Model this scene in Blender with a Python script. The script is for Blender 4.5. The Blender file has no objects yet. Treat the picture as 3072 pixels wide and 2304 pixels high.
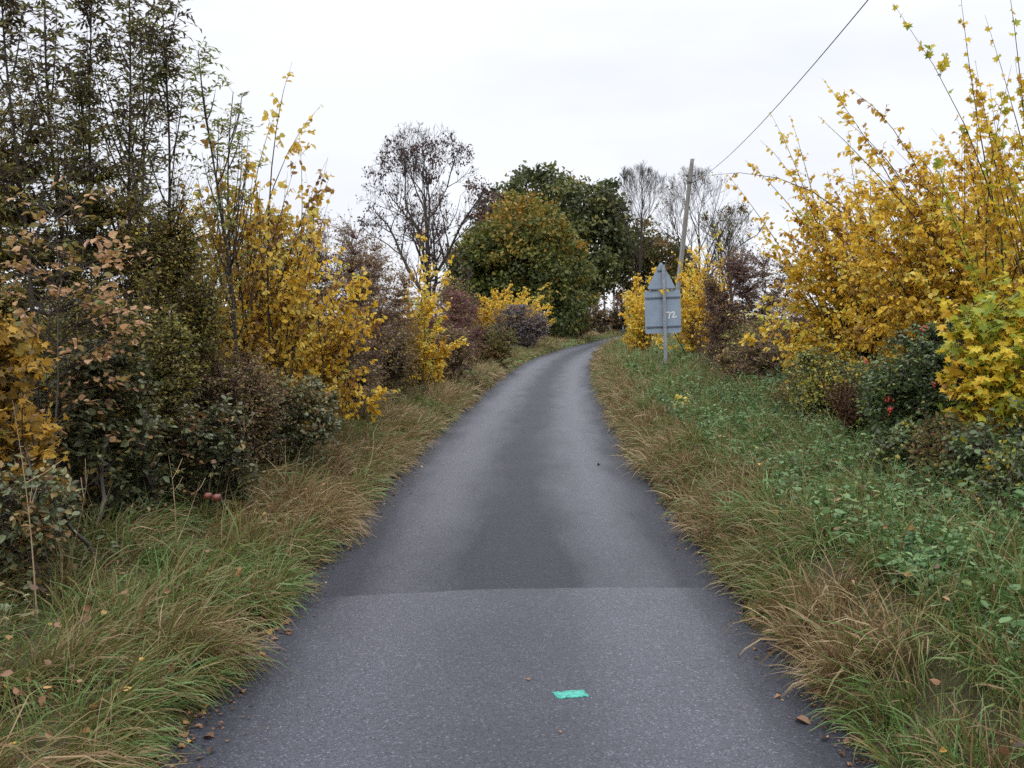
import bpy, math, time
import numpy as np
T00 = time.time()
PI = math.pi
C = bpy.context.scene.collection
sc = bpy.context.scene
UP = np.array([0.0, 0.0, 1.0])

# ------------------------------------------------------------------ camera
CAM_H, FPX = 1.7, 1000.0
PITCH = math.atan(66.0 / FPX)
cam_d = bpy.data.cameras.new('camera')
cam = bpy.data.objects.new('camera', cam_d)
C.objects.link(cam)
cam.location = (0, 0, CAM_H)
cam.rotation_euler = (PI / 2 - PITCH, 0, 0)
cam_d.sensor_fit = 'HORIZONTAL'
cam_d.sensor_width = 36.0
cam_d.lens = 36.0 * FPX / 1024.0
cam_d.clip_start = 0.05
cam_d.clip_end = 6000
sc.camera = cam
_F = np.array([0, math.cos(PITCH), -math.sin(PITCH)])
_U = np.array([0, math.sin(PITCH), math.cos(PITCH)])


def at(px, py, Y):
    """world point seen at pixel (px, py) of a 1024x768 view at distance Y along the road"""
    d = _F + _U * ((384 - py) / FPX)
    d = np.array([(px - 512) / FPX, d[1], d[2]])
    return np.array([0, 0, CAM_H]) + d * (Y / d[1])


# ------------------------------------------------------------------ land shape
_EY = np.array([-40, -10, 3.8, 9, 14, 20.7, 26, 32.7, 42.5, 51.5, 60, 68, 80, 92, 105, 130, 170, 230])
_EX = np.array([-1.45, -1.35, -1.3, -1.28, -1.14, -.77, -.46, .0, .98, 2.25, 3.65, 5.15, 7.4, 9.6, 12.3, 18.5, 31, 54]) + 1.31
_dense = np.linspace(-40, 230, 1081)
_cx = np.interp(_dense, _EY, _EX)
for _ in range(3):
    _k = np.ones(17) / 17
    _cx = np.convolve(np.pad(_cx, 8, mode='edge'), _k, mode='valid')


def road_x(y):
    return np.interp(y, _dense, _cx)


HALF = 1.37


def sstep(a, b, x):
    t = np.clip((x - a) / (b - a), 0, 1)
    return t * t * (3 - 2 * t)


def noise2(x, y, seed=0, n=6, f=1.0):
    r = np.random.RandomState(1000 + seed)
    out = 0
    for i in range(n):
        a = r.uniform(0, 2 * PI)
        k = f * r.uniform(.6, 2.4)
        out = out + np.sin(k * (x * math.cos(a) + y * math.sin(a)) * 2 + r.uniform(0, 9) + 1.3 * np.sin(k * (y * math.cos(a) - x * math.sin(a)) + r.uniform(0, 9)))
    return out / n


def ground_z(x, y):
    x = np.asarray(x, float); y = np.asarray(y, float)
    s = x - road_x(y)
    e = np.abs(s) - HALF
    r = np.where(s > 0, .34 * sstep(-.02, .5, e) + .20 * sstep(.6, 2.8, e), .13 * sstep(-.02, .5, e) + .16 * sstep(.5, 2.0, e))
    near = np.clip(1 - (np.abs(e) - 8) / 30, 0, 1)
    r = r + .035 * noise2(x, y, 3, 5, 1.2) * sstep(.05, .5, e) * near
    return np.where(e < -.02, -.05, r)


# ------------------------------------------------------------------ mesh accumulation
class Acc:
    def __init__(self):
        self.v = []; self.f = []; self.t = []; self.n = 0

    def add(self, v, faces, tone=None):
        """v (M,3); faces: list of int arrays (n,3) or (n,4) local to v"""
        v = np.asarray(v, np.float32).reshape(-1, 3)
        for f in faces:
            if len(f):
                self.f.append(np.asarray(f, np.int64) + self.n)
        if tone is None:
            tone = np.full(len(v), .5)
        self.t.append(np.broadcast_to(np.asarray(tone, np.float32), (len(v),)))
        self.v.append(v); self.n += len(v)

    def build(self, name, mat, parent=None, smooth=False, loc=None):
        me = bpy.data.meshes.new(name)
        V = np.concatenate(self.v)
        if loc is not None:
            V = V - np.asarray(loc, np.float32)
        T = np.concatenate(self.t)
        loops = np.concatenate([f.ravel() for f in self.f])
        tot = np.concatenate([np.full(len(f), f.shape[1], np.int64) for f in self.f])
        start = np.concatenate([[0], np.cumsum(tot)[:-1]])
        me.vertices.add(len(V)); me.vertices.foreach_set('co', V.ravel().astype(np.float32))
        me.loops.add(len(loops)); me.loops.foreach_set('vertex_index', loops.astype(np.int32))
        me.polygons.add(len(tot)); me.polygons.foreach_set('loop_start', start.astype(np.int32))
        me.update(calc_edges=True)
        at_ = me.attributes.new('tone', 'FLOAT', 'POINT')
        at_.data.foreach_set('value', np.clip(T, 0, 1).astype(np.float32))
        me.polygons.foreach_set('use_smooth', np.full(len(tot), smooth, bool))
        me.materials.append(mat)
        o = bpy.data.objects.new(name, me)
        C.objects.link(o)
        if parent is not None:
            o.parent = parent
        elif loc is not None:
            o.location = tuple(float(q) for q in loc)
        return o


def nrm(a):
    return a / np.maximum(np.linalg.norm(a, axis=-1, keepdims=True), 1e-9)


def tag(o, label=None, cat=None, group=None, kind=None):
    if label: o['label'] = label
    if cat: o['category'] = cat
    if group: o['group'] = group
    if kind: o['kind'] = kind
    return o


def empty(name, loc):
    o = bpy.data.objects.new(name, None)
    C.objects.link(o)
    o.location = tuple(float(q) for q in loc)
    o.empty_display_size = .2
    return o


def tubes(acc, P, R, sides=4, tone=None):
    P = np.asarray(P, float)
    N, K, _ = P.shape
    if N == 0:
        return
    R = np.broadcast_to(R, (N, K))
    T = nrm(np.gradient(P, axis=1))
    ref = np.where(np.abs(T[..., 2:3]) > .9, np.array([1.0, 0, 0]), UP)
    n1 = nrm(np.cross(T, ref)); n2 = np.cross(T, n1)
    a = np.arange(sides) * 2 * PI / sides
    V = P[:, :, None, :] + R[:, :, None, None] * (n1[:, :, None, :] * np.cos(a)[:, None] + n2[:, :, None, :] * np.sin(a)[:, None])
    i = np.arange(N)[:, None, None] * K * sides + np.arange(K - 1)[None, :, None] * sides
    j = np.arange(sides)[None, None, :]
    j2 = (j + 1) % sides
    q = np.stack([i + j, i + j2, i + sides + j2, i + sides + j], -1).reshape(-1, 4)
    t = None
    if tone is not None:
        t = np.repeat(np.broadcast_to(tone, (N,)), K * sides)
    acc.add(V, [q], t)


def bez(P0, P1, P2, t):
    t = np.asarray(t)[..., None]
    return (1 - t) ** 2 * P0 + 2 * t * (1 - t) * P1 + t * t * P2


def dbez(P0, P1, P2, t):
    t = np.asarray(t)[..., None]
    return 2 * (1 - t) * (P1 - P0) + 2 * t * (P2 - P1)


# leaf outlines: (verts, faces). x across, y along, z out of plane
def _sym(half, mids):
    """half: points down one side between base and tip; mids: the same count of midrib points"""
    n = len(half)
    v = [(0, 0, 0)] + mids + [(0, 1, mids[-1][2] - .06)] + [(-x, y, z) for x, y, z in half] + [(x, y, z) for x, y, z in half]
    tip = n + 1
    L = lambda i: tip + 1 + i
    Rr = lambda i: tip + 1 + n + i
    M = lambda i: 1 + i
    tri = [(0, M(0), L(0)), (0, Rr(0), M(0)), (L(n - 1), M(n - 1), tip), (M(n - 1), Rr(n - 1), tip)]
    quad = []
    for i in range(n - 1):
        quad += [(L(i), M(i), M(i + 1), L(i + 1)), (M(i), Rr(i), Rr(i + 1), M(i + 1))]
    fs = [np.array(tri)]
    if quad: fs.append(np.array(quad))
    return np.array(v, float), fs


LEAF = {}
LEAF['oval'] = _sym([(.46, .26, .07), (.44, .62, .03)], [(0, .26, -.02), (0, .62, -.05)])
LEAF['small'] = _sym([(.48, .45, .08)], [(0, .45, -.03)])
LEAF['lance'] = _sym([(.5, .4, .05)], [(0, .4, -.02)])
_m = [(0, 0, 0), (.18, .12, .02), (.62, .10, .08), (.40, .34, .04), (.66, .62, .06), (.26, .58, .0), (0, 1, -.1)]
_mv = np.array(_m[:1] + _m[1:6] + [_m[6]] + [(-x, y, z) for x, y, z in _m[1:6]][::-1] + [(0, .4, -.04)], float)
_k = len(_mv) - 1
LEAF['maple'] = (_mv, [np.array([(_k, i, (i + 1) % _k) for i in range(_k)])])
LEAF['diamond'] = (np.array([(0, 0, 0), (.5, .5, .12), (0, 1, 0), (-.5, .5, .12)], float), [np.array([(0, 1, 2), (0, 2, 3)])])


def leaves(acc, pos, axis, normal, L, W, kind, tone, rng=None, curl=None):
    M = len(pos)
    if M == 0:
        return
    tv, tf = LEAF[kind]
    k = len(tv)
    axis = nrm(axis)
    side = nrm(np.cross(axis, normal) + 1e-6)
    n = np.cross(side, axis)
    L = np.broadcast_to(L, (M,)); W = np.broadcast_to(W, (M,))
    cz = 1.0 if curl is None else np.broadcast_to(curl, (M,))[:, None, None]
    V = (pos[:, None, :] + side[:, None, :] * (tv[None, :, 0:1] * W[:, None, None]) + axis[:, None, :] * (tv[None, :, 1:2] * L[:, None, None])
         + n[:, None, :] * (tv[None, :, 2:3] * L[:, None, None] * cz))
    off = (np.arange(M) * k)[:, None, None]
    fs = [(f[None] + off).reshape(-1, f.shape[1]) for f in tf]
    acc.add(V, fs, np.repeat(np.broadcast_to(tone, (M,)), k))


# ------------------------------------------------------------------ materials
def new_mat(name):
    m = bpy.data.materials.new(name); m.use_nodes = True
    nt = m.node_tree
    for n in list(nt.nodes):
        nt.nodes.remove(n)
    out = nt.nodes.new('ShaderNodeOutputMaterial')
    return m, nt, out


def ramp_node(nt, stops, interp='LINEAR'):
    r = nt.nodes.new('ShaderNodeValToRGB')
    cr = r.color_ramp
    cr.interpolation = interp
    while len(cr.elements) > 1:
        cr.elements.remove(cr.elements[-1])
    cr.elements[0].position = stops[0][0]; cr.elements[0].color = tuple(stops[0][1]) + (1,)
    for p, c in stops[1:]:
        e = cr.elements.new(p); e.color = tuple(c) + (1,)
    return r


def leaf_mat(name, cols, transl=.35, rough=.5, spec=.3):
    m, nt, out = new_mat(name)
    a = nt.nodes.new('ShaderNodeAttribute'); a.attribute_name = 'tone'
    r = ramp_node(nt, [(i / (len(cols) - 1), c) for i, c in enumerate(cols)])
    nt.links.new(a.outputs['Fac'], r.inputs['Fac'])
    p = nt.nodes.new('ShaderNodeBsdfPrincipled')
    p.inputs['Roughness'].default_value = rough
    p.inputs['Specular IOR Level'].default_value = spec
    nt.links.new(r.outputs['Color'], p.inputs['Base Color'])
    if transl > 0:
        t = nt.nodes.new('ShaderNodeBsdfTranslucent')
        nt.links.new(r.outputs['Color'], t.inputs['Color'])
        mx = nt.nodes.new('ShaderNodeMixShader'); mx.inputs[0].default_value = transl
        nt.links.new(p.outputs[0], mx.inputs[1]); nt.links.new(t.outputs[0], mx.inputs[2])
        nt.links.new(mx.outputs[0], out.inputs['Surface'])
    else:
        nt.links.new(p.outputs[0], out.inputs['Surface'])
    return m


def plain_mat(name, c1, c2, scale=8.0, rough=.7, spec=.3, metal=0.0, bump=0.0, stretch=(1, 1, 1)):
    m, nt, out = new_mat(name)
    tc = nt.nodes.new('ShaderNodeTexCoord')
    mp = nt.nodes.new('ShaderNodeMapping'); mp.inputs['Scale'].default_value = stretch
    nz = nt.nodes.new('ShaderNodeTexNoise'); nz.inputs['Scale'].default_value = scale; nz.inputs['Detail'].default_value = 6
    nt.links.new(tc.outputs['Object'], mp.inputs['Vector']); nt.links.new(mp.outputs[0], nz.inputs['Vector'])
    r = ramp_node(nt, [(.3, c1), (.7, c2)])
    nt.links.new(nz.outputs['Fac'], r.inputs['Fac'])
    p = nt.nodes.new('ShaderNodeBsdfPrincipled')
    p.inputs['Roughness'].default_value = rough; p.inputs['Specular IOR Level'].default_value = spec; p.inputs['Metallic'].default_value = metal
    nt.links.new(r.outputs['Color'], p.inputs['Base Color'])
    if bump:
        b = nt.nodes.new('ShaderNodeBump'); b.inputs['Strength'].default_value = bump; b.inputs['Distance'].default_value = .01
        nt.links.new(nz.outputs['Fac'], b.inputs['Height']); nt.links.new(b.outputs[0], p.inputs['Normal'])
    nt.links.new(p.outputs[0], out.inputs['Surface'])
    return m


M = {}
M['elm'] = leaf_mat('elm_leaf', [(.28, .14, .04), (.54, .31, .03), (.72, .46, .03), (.78, .54, .05), (.82, .64, .18), (.46, .46, .07)], .46)
M['elm_orange'] = leaf_mat('elm_orange_leaf', [(.24, .13, .05), (.50, .30, .045), (.70, .46, .05), (.78, .56, .10), (.56, .47, .10)], .42)
M['maple'] = leaf_mat('maple_leaf', [(.46, .26, .03), (.66, .42, .03), (.68, .50, .04), (.50, .47, .05), (.24, .30, .04)], .42)
M['ash'] = leaf_mat('ash_leaf', [(.10, .07, .06), (.15, .125, .05), (.21, .22, .06), (.32, .35, .11)], .3)
M['thorn_dark'] = leaf_mat('thorn_leaf', [(.075, .062, .028), (.115, .11, .028), (.18, .18, .033), (.27, .23, .04), (.22, .135, .055), (.42, .32, .05)], .28, .42, .4)
M['thorn_brown'] = leaf_mat('thorn_brown_leaf', [(.11, .065, .048), (.19, .12, .075), (.18, .17, .055), (.28, .19, .10), (.21, .105, .085), (.40, .29, .07)], .3)
M['dogwood'] = leaf_mat('dogwood_leaf', [(.10, .03, .04), (.16, .045, .06), (.21, .09, .09), (.17, .12, .045), (.30, .17, .09)], .3)
M['plum_dark'] = leaf_mat('plum_leaf', [(.06, .036, .030), (.10, .060, .046), (.155, .09, .065), (.115, .10, .05), (.27, .17, .065)], .25)
M['sloe_grey'] = leaf_mat('sloe_leaf', [(.09, .075, .08), (.15, .115, .125), (.21, .17, .175), (.13, .13, .08), (.30, .20, .06)], .25)
M['bramble'] = leaf_mat('bramble_leaf', [(.055, .05, .022), (.085, .09, .035), (.12, .14, .06), (.18, .21, .11), (.28, .20, .06), (.24, .12, .06)], .25, .38, .5)
M['maple_ochre'] = leaf_mat('maple_ochre_leaf', [(.10, .07, .03), (.24, .15, .03), (.44, .25, .035), (.58, .36, .05), (.30, .26, .05)], .4)
M['pink_tan'] = leaf_mat('pale_orange_leaf', [(.16, .14, .04), (.30, .20, .05), (.50, .30, .14), (.58, .36, .22), (.42, .22, .08), (.22, .24, .08)], .4)
M['hawthorn'] = leaf_mat('hawthorn_leaf', [(.04, .05, .02), (.06, .09, .03), (.09, .14, .045), (.13, .19, .065), (.28, .27, .035), (.44, .32, .035)], .28, .4, .45)
M['oak'] = leaf_mat('oak_leaf', [(.05, .062, .028), (.085, .10, .034), (.13, .145, .042), (.19, .18, .05), (.28, .19, .05)], .25)
M['oak_gold'] = leaf_mat('oak_gold_leaf', [(.065, .085, .027), (.11, .135, .032), (.18, .17, .032), (.30, .19, .03), (.44, .23, .03)], .3)
M['dusk_leaf'] = leaf_mat('dusky_leaf', [(.05, .03, .035), (.08, .045, .045), (.13, .065, .055), (.10, .085, .04)], .2)
M['far_mix'] = leaf_mat('far_leaf', [(.08, .075, .03), (.13, .11, .04), (.20, .14, .05), (.24, .12, .06), (.14, .08, .07)], .3)
M['olive'] = leaf_mat('olive_leaf', [(.07, .075, .028), (.13, .13, .035), (.19, .16, .04), (.20, .09, .06), (.30, .21, .05)], .3)
M['weed'] = leaf_mat('weed_leaf', [(.035, .07, .022), (.065, .13, .038), (.095, .18, .055), (.16, .27, .10), (.25, .25, .07)], .3, .42, .35)
M['grass'] = leaf_mat('grass_blade', [(.38, .285, .15), (.26, .175, .085), (.175, .105, .05), (.185, .145, .05), (.135, .155, .04), (.095, .165, .038), (.15, .26, .085)], .25, .45, .35)
M['litter'] = leaf_mat('litter_leaf', [(.05, .03, .02), (.10, .055, .03), (.18, .09, .045), (.30, .16, .08), (.42, .26, .06)], .1, .5, .35)
M['dead'] = leaf_mat('dead_stalk', [(.05, .025, .015), (.10, .05, .025), (.22, .14, .08), (.38, .28, .17)], 0, .7, .2)
M['bark'] = leaf_mat('bark', [(.028, .022, .018), (.048, .038, .03), (.075, .062, .05), (.16, .14, .115)], 0, .8, .2)
M['bark_red'] = leaf_mat('red_bark', [(.05, .025, .022), (.10, .04, .04), (.14, .07, .06), (.2, .14, .1)], 0, .7, .25)
M['berry'] = plain_mat('berry_red', (.30, .012, .012), (.45, .03, .015), 30, .3, .5)
M['apple'] = plain_mat('apple_skin', (.085, .018, .014), (.15, .04, .025), 14, .35, .5)
M['galv'] = plain_mat('galvanised_post', (.22, .24, .27), (.32, .34, .37), 9, .55, .5, .25)
M['plate_grey'] = plain_mat('sign_back_grey', (.225, .285, .36), (.275, .335, .41), 5, .55, .35, 0)
M['rail'] = plain_mat('sign_rail_grey', (.10, .12, .15), (.14, .165, .20), 12, .6, .35, .2)
M['chalk'] = plain_mat('white_brush_paint', (.62, .62, .60), (.8, .8, .78), 40, .7, .2)
M['pole'] = plain_mat('weathered_pole', (.15, .14, .125), (.27, .255, .23), 6, .85, .2, 0, .6, (6, 6, .35))
M['iron'] = plain_mat('dark_iron', (.04, .04, .042), (.08, .08, .085), 20, .6, .4, .5)
M['cable'] = plain_mat('black_cable', (.02, .02, .03), (.035, .035, .045), 20, .6, .3)
M['grey_cover'] = plain_mat('grey_cable_cover', (.28, .28, .27), (.36, .36, .35), 10, .6, .3)
M['paint_green'] = None


def road_material():
    m, nt, out = new_mat('wet_asphalt')
    N, Lk = nt.nodes.new, nt.links.new
    uv = N('ShaderNodeUVMap'); uv.uv_map = 'lane'
    sep = N('ShaderNodeSeparateXYZ'); Lk(uv.outputs[0], sep.inputs[0])
    geo = N('ShaderNodeTexCoord')

    def math_(op, a, b=None, clamp=False):
        n = N('ShaderNodeMath'); n.operation = op; n.use_clamp = clamp
        for i, v in enumerate((a, b)):
            if v is None: continue
            if isinstance(v, (int, float)): n.inputs[i].default_value = v
            else: Lk(v, n.inputs[i])
        return n.outputs[0]

    def noise(vec, scale, detail=4, rough=.55):
        n = N('ShaderNodeTexNoise'); n.inputs['Scale'].default_value = scale; n.inputs['Detail'].default_value = detail; n.inputs['Roughness'].default_value = rough
        Lk(vec, n.inputs['Vector']); return n.outputs['Fac']

    def sm(v, a, b):
        n = N('ShaderNodeMapRange'); n.interpolation_type = 'SMOOTHSTEP'
        n.inputs['From Min'].default_value = a; n.inputs['From Max'].default_value = b
        Lk(v, n.inputs['Value']); return n.outputs['Result']

    mp = N('ShaderNodeMapping'); mp.inputs['Scale'].default_value = (1, .22, 1); Lk(uv.outputs[0], mp.inputs['Vector'])
    long_n = noise(mp.outputs[0], 2.6, 5)          # streaks along the lane
    blot = noise(geo.outputs['Object'], 1.1, 5)
    fine = noise(geo.outputs['Object'], 70, 4, .75)
    vor = N('ShaderNodeTexVoronoi'); vor.inputs['Scale'].default_value = 135; Lk(geo.outputs['Object'], vor.inputs['Vector'])
    vor2 = N('ShaderNodeTexVoronoi'); vor2.inputs['Scale'].default_value = 200; Lk(geo.outputs['Object'], vor2.inputs['Vector'])
    x = math_('ADD', sep.outputs[0], math_('MULTIPLY', math_('SUBTRACT', long_n, .5), .5))
    ax = math_('ABSOLUTE', x)
    # worn wheel tracks, matt crown, dirty edges
    track = math_('MULTIPLY', sm(ax, .08, .72), math_('SUBTRACT', 1.0, sm(ax, .72, 1.25)))
    edge = sm(ax, .95, 1.28)
    # older surface starts beyond an uneven joint
    jn = noise(geo.outputs['Object'], 2.5, 5)
    yj = math_('ADD', sep.outputs[1], math_('ADD', math_('MULTIPLY', math_('SUBTRACT', jn, .5), .16), math_('MULTIPLY', sep.outputs[0], -.10)))
    old = sm(yj, 6.055, 6.085)
    band = math_('MULTIPLY', old, math_('SUBTRACT', 1.0, sm(yj, 6.1, 9.5)))
    trk_new = math_('ADD', .42, math_('MULTIPLY', track, .4))
    mixn = N('ShaderNodeMix'); mixn.data_type = 'FLOAT'
    Lk(old, mixn.inputs[0]); Lk(trk_new, mixn.inputs[2]); Lk(math_('SUBTRACT', math_('MULTIPLY', track, .78), math_('MULTIPLY', band, .3)), mixn.inputs[3])
    worn = math_('MULTIPLY', math_('ADD', mixn.outputs[0], math_('MULTIPLY', math_('SUBTRACT', blot, .5), .35), True), math_('SUBTRACT', 1.0, math_('MULTIPLY', edge, .85)), True)
    base = ramp_node(nt, [(0, (.020, .0215, .030)), (.5, (.040, .042, .056)), (1, (.064, .067, .088))])
    Lk(worn, base.inputs['Fac'])
    # stone chippings: light and dark grains
    chip = ramp_node(nt, [(0, (.42, .42, .42)), (.3, (.85, .85, .85)), (.75, (1.0, .99, .98)), (.93, (1.4, 1.36, 1.32)), (1, (2.9, 2.75, 2.6))])
    sepc = N('ShaderNodeSeparateColor'); Lk(vor.outputs['Color'], sepc.inputs[0]); Lk(sepc.outputs[0], chip.inputs['Fac'])
    mul = N('ShaderNodeMix'); mul.data_type = 'RGBA'; mul.blend_type = 'MULTIPLY'; mul.inputs[0].default_value = 1.0
    Lk(base.outputs['Color'], mul.inputs[6]); Lk(chip.outputs['Color'], mul.inputs[7])
    mul2 = N('ShaderNodeMix'); mul2.data_type = 'RGBA'; mul2.blend_type = 'MULTIPLY'; mul2.inputs[0].default_value = 1.0
    fr = ramp_node(nt, [(.3, (.8, .8, .8)), (.7, (1.18, 1.18, 1.18))]); Lk(fine, fr.inputs['Fac'])
    Lk(mul.outputs[2], mul2.inputs[6]); Lk(fr.outputs['Color'], mul2.inputs[7])
    p = N('ShaderNodeBsdfPrincipled')
    Lk(mul2.outputs[2], p.inputs['Base Color'])
    rr = N('ShaderNodeMapRange'); Lk(worn, rr.inputs['Value']); rr.inputs['To Min'].default_value = .6; rr.inputs['To Max'].default_value = .33
    Lk(rr.outputs[0], p.inputs['Roughness'])
    sp = N('ShaderNodeMapRange'); Lk(worn, sp.inputs['Value']); sp.inputs['To Min'].default_value = .28; sp.inputs['To Max'].default_value = .5
    Lk(sp.outputs[0], p.inputs['Specular IOR Level'])
    b = N('ShaderNodeBump'); b.inputs['Strength'].default_value = .4; b.inputs['Distance'].default_value = .005
    Lk(math_('ADD', vor2.outputs['Distance'], math_('MULTIPLY', fine, .6)), b.inputs['Height']); Lk(b.outputs[0], p.inputs['Normal'])
    Lk(p.outputs[0], out.inputs['Surface'])
    return m


def ground_material():
    m, nt, out = new_mat('verge_soil')
    N, Lk = nt.nodes.new, nt.links.new
    tc = N('ShaderNodeTexCoord')
    n1 = N('ShaderNodeTexNoise'); n1.inputs['Scale'].default_value = 3.0; n1.inputs['Detail'].default_value = 8; Lk(tc.outputs['Object'], n1.inputs['Vector'])
    n2 = N('ShaderNodeTexNoise'); n2.inputs['Scale'].default_value = 60.0; n2.inputs['Detail'].default_value = 5; Lk(tc.outputs['Object'], n2.inputs['Vector'])
    r = ramp_node(nt, [(.3, (.035, .026, .018)), (.5, (.06, .05, .025)), (.68, (.06, .075, .025)), (.8, (.13, .10, .05))])
    mx = N('ShaderNodeMath'); mx.operation = 'ADD'; mx2 = N('ShaderNodeMath'); mx2.operation = 'MULTIPLY'; mx2.inputs[1].default_value = .5
    Lk(n1.outputs['Fac'], mx.inputs[0]); Lk(n2.outputs['Fac'], mx.inputs[1]); Lk(mx.outputs[0], mx2.inputs[0]); Lk(mx2.outputs[0], r.inputs['Fac'])
    p = N('ShaderNodeBsdfPrincipled'); p.inputs['Roughness'].default_value = .9; p.inputs['Specular IOR Level'].default_value = .15
    Lk(r.outputs['Color'], p.inputs['Base Color'])
    b = N('ShaderNodeBump'); b.inputs['Strength'].default_value = .8; b.inputs['Distance'].default_value = .03
    Lk(n2.outputs['Fac'], b.inputs['Height']); Lk(b.outputs[0], p.inputs['Normal'])
    Lk(p.outputs[0], out.inputs['Surface'])
    return m


# ------------------------------------------------------------------ ground and road
def build_ground():
    ys = np.concatenate([[-1500, -600, -200, -80], np.arange(-40, 0, 2.0), np.arange(0, 40, .4), np.arange(40, 120, 1.5), np.arange(120, 230, 6), [260, 320, 420, 600, 900, 1400, 2200]])
    ls = np.concatenate([[-1800, -900, -400, -180, -80, -40, -20, -12], np.arange(-8, -1.45, .25), [-1.39, -1.34, -1.1, 0, 1.1, 1.34, 1.39], np.arange(1.5, 8.1, .25), [12, 20, 40, 80, 180, 400, 900, 1800]])
    Yg, Lg = np.meshgrid(ys, ls, indexing='ij')
    X = road_x(Yg) + Lg
    Z = ground_z(X, Yg)
    V = np.stack([X, Yg, Z], -1).reshape(-1, 3)
    n, k = Yg.shape
    i = np.arange(n - 1)[:, None] * k + np.arange(k - 1)[None]
    q = np.stack([i, i + 1, i + k + 1, i + k], -1).reshape(-1, 4)
    a = Acc(); a.add(V, [q])
    o = a.build('ground', ground_material(), smooth=True)
    tag(o, 'dark earth and stubble ground of the verges and fields', 'ground', kind='structure')


def build_road():
    ys = np.concatenate([np.arange(-30, 3, 1.0), np.arange(3, 60, .5), np.arange(60, 180, 1.5)])
    ls = np.linspace(-1.36, 1.36, 21)
    Yg, Lg = np.meshgrid(ys, ls, indexing='ij')
    wob = .035 * np.sin(Yg * 3.1) * np.sin(Yg * 1.27 + 1) + .03 * np.sin(Yg * 7.3 + 2)
    w = Lg * (1 + wob * (np.abs(Lg) > 1.25))
    X = road_x(Yg) + w
    Z =   .035 * (1 - (Lg / 1.36) ** 2) + .0 - .006 * np.exp(-((np.abs(Lg) - .7) / .25) ** 2)
    V = np.stack([X, Yg, Z], -1).reshape(-1, 3)
    n, k = Yg.shape
    i = np.arange(n - 1)[:, None] * k + np.arange(k - 1)[None]
    q = np.stack([i, i + 1, i + k + 1, i + k], -1).reshape(-1, 4)
    a = Acc(); a.add(V, [q])
    o = a.build('road', road_material(), smooth=True)
    me = o.data
    u = me.uv_layers.new(name='lane')
    lv = np.zeros(len(me.loops), np.int32); me.loops.foreach_get('vertex_index', lv)
    uv = np.stack([Lg.ravel(), Yg.ravel()], -1)[lv]
    u.data.foreach_set('uv', uv.ravel().astype(np.float32))
    tag(o, 'narrow wet grey tarmac lane with paler wheel tracks curving right', 'road', kind='structure')


def road_top(x, y):
    L = x - road_x(y)
    return .035 * (1 - (L / 1.36) ** 2)


build_ground()
build_road()

# ------------------------------------------------------------------ shrubs
WOODY = []


def ellip_targets(rng, n, c, r, clumps, spread=.30, shell=.55, sq=.6):
    d = nrm(rng.normal(size=(clumps, 3)))
    rad = rng.uniform(shell, 1.0, (clumps, 1))
    cc = d * rad * np.array(r)
    w = rng.dirichlet(np.ones(clumps) * 3)
    k = rng.choice(clumps, n, p=w)
    p = cc[k] + rng.normal(size=(n, 3)) * spread * np.array(r)
    q = np.linalg.norm(p / np.array(r), axis=1, keepdims=True)
    p = np.where(q > 1.12, p / q * rng.uniform(.9, 1.12, (n, 1)), p)
    zz = np.clip(p[:, 2:3] / r[2], -1, 1)
    p = p * np.where(np.array([1, 1, 0]) > 0, 1 / np.sqrt(1 - (sq * zz) ** 2), 1.0)
    return p + np.array(c), k


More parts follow.
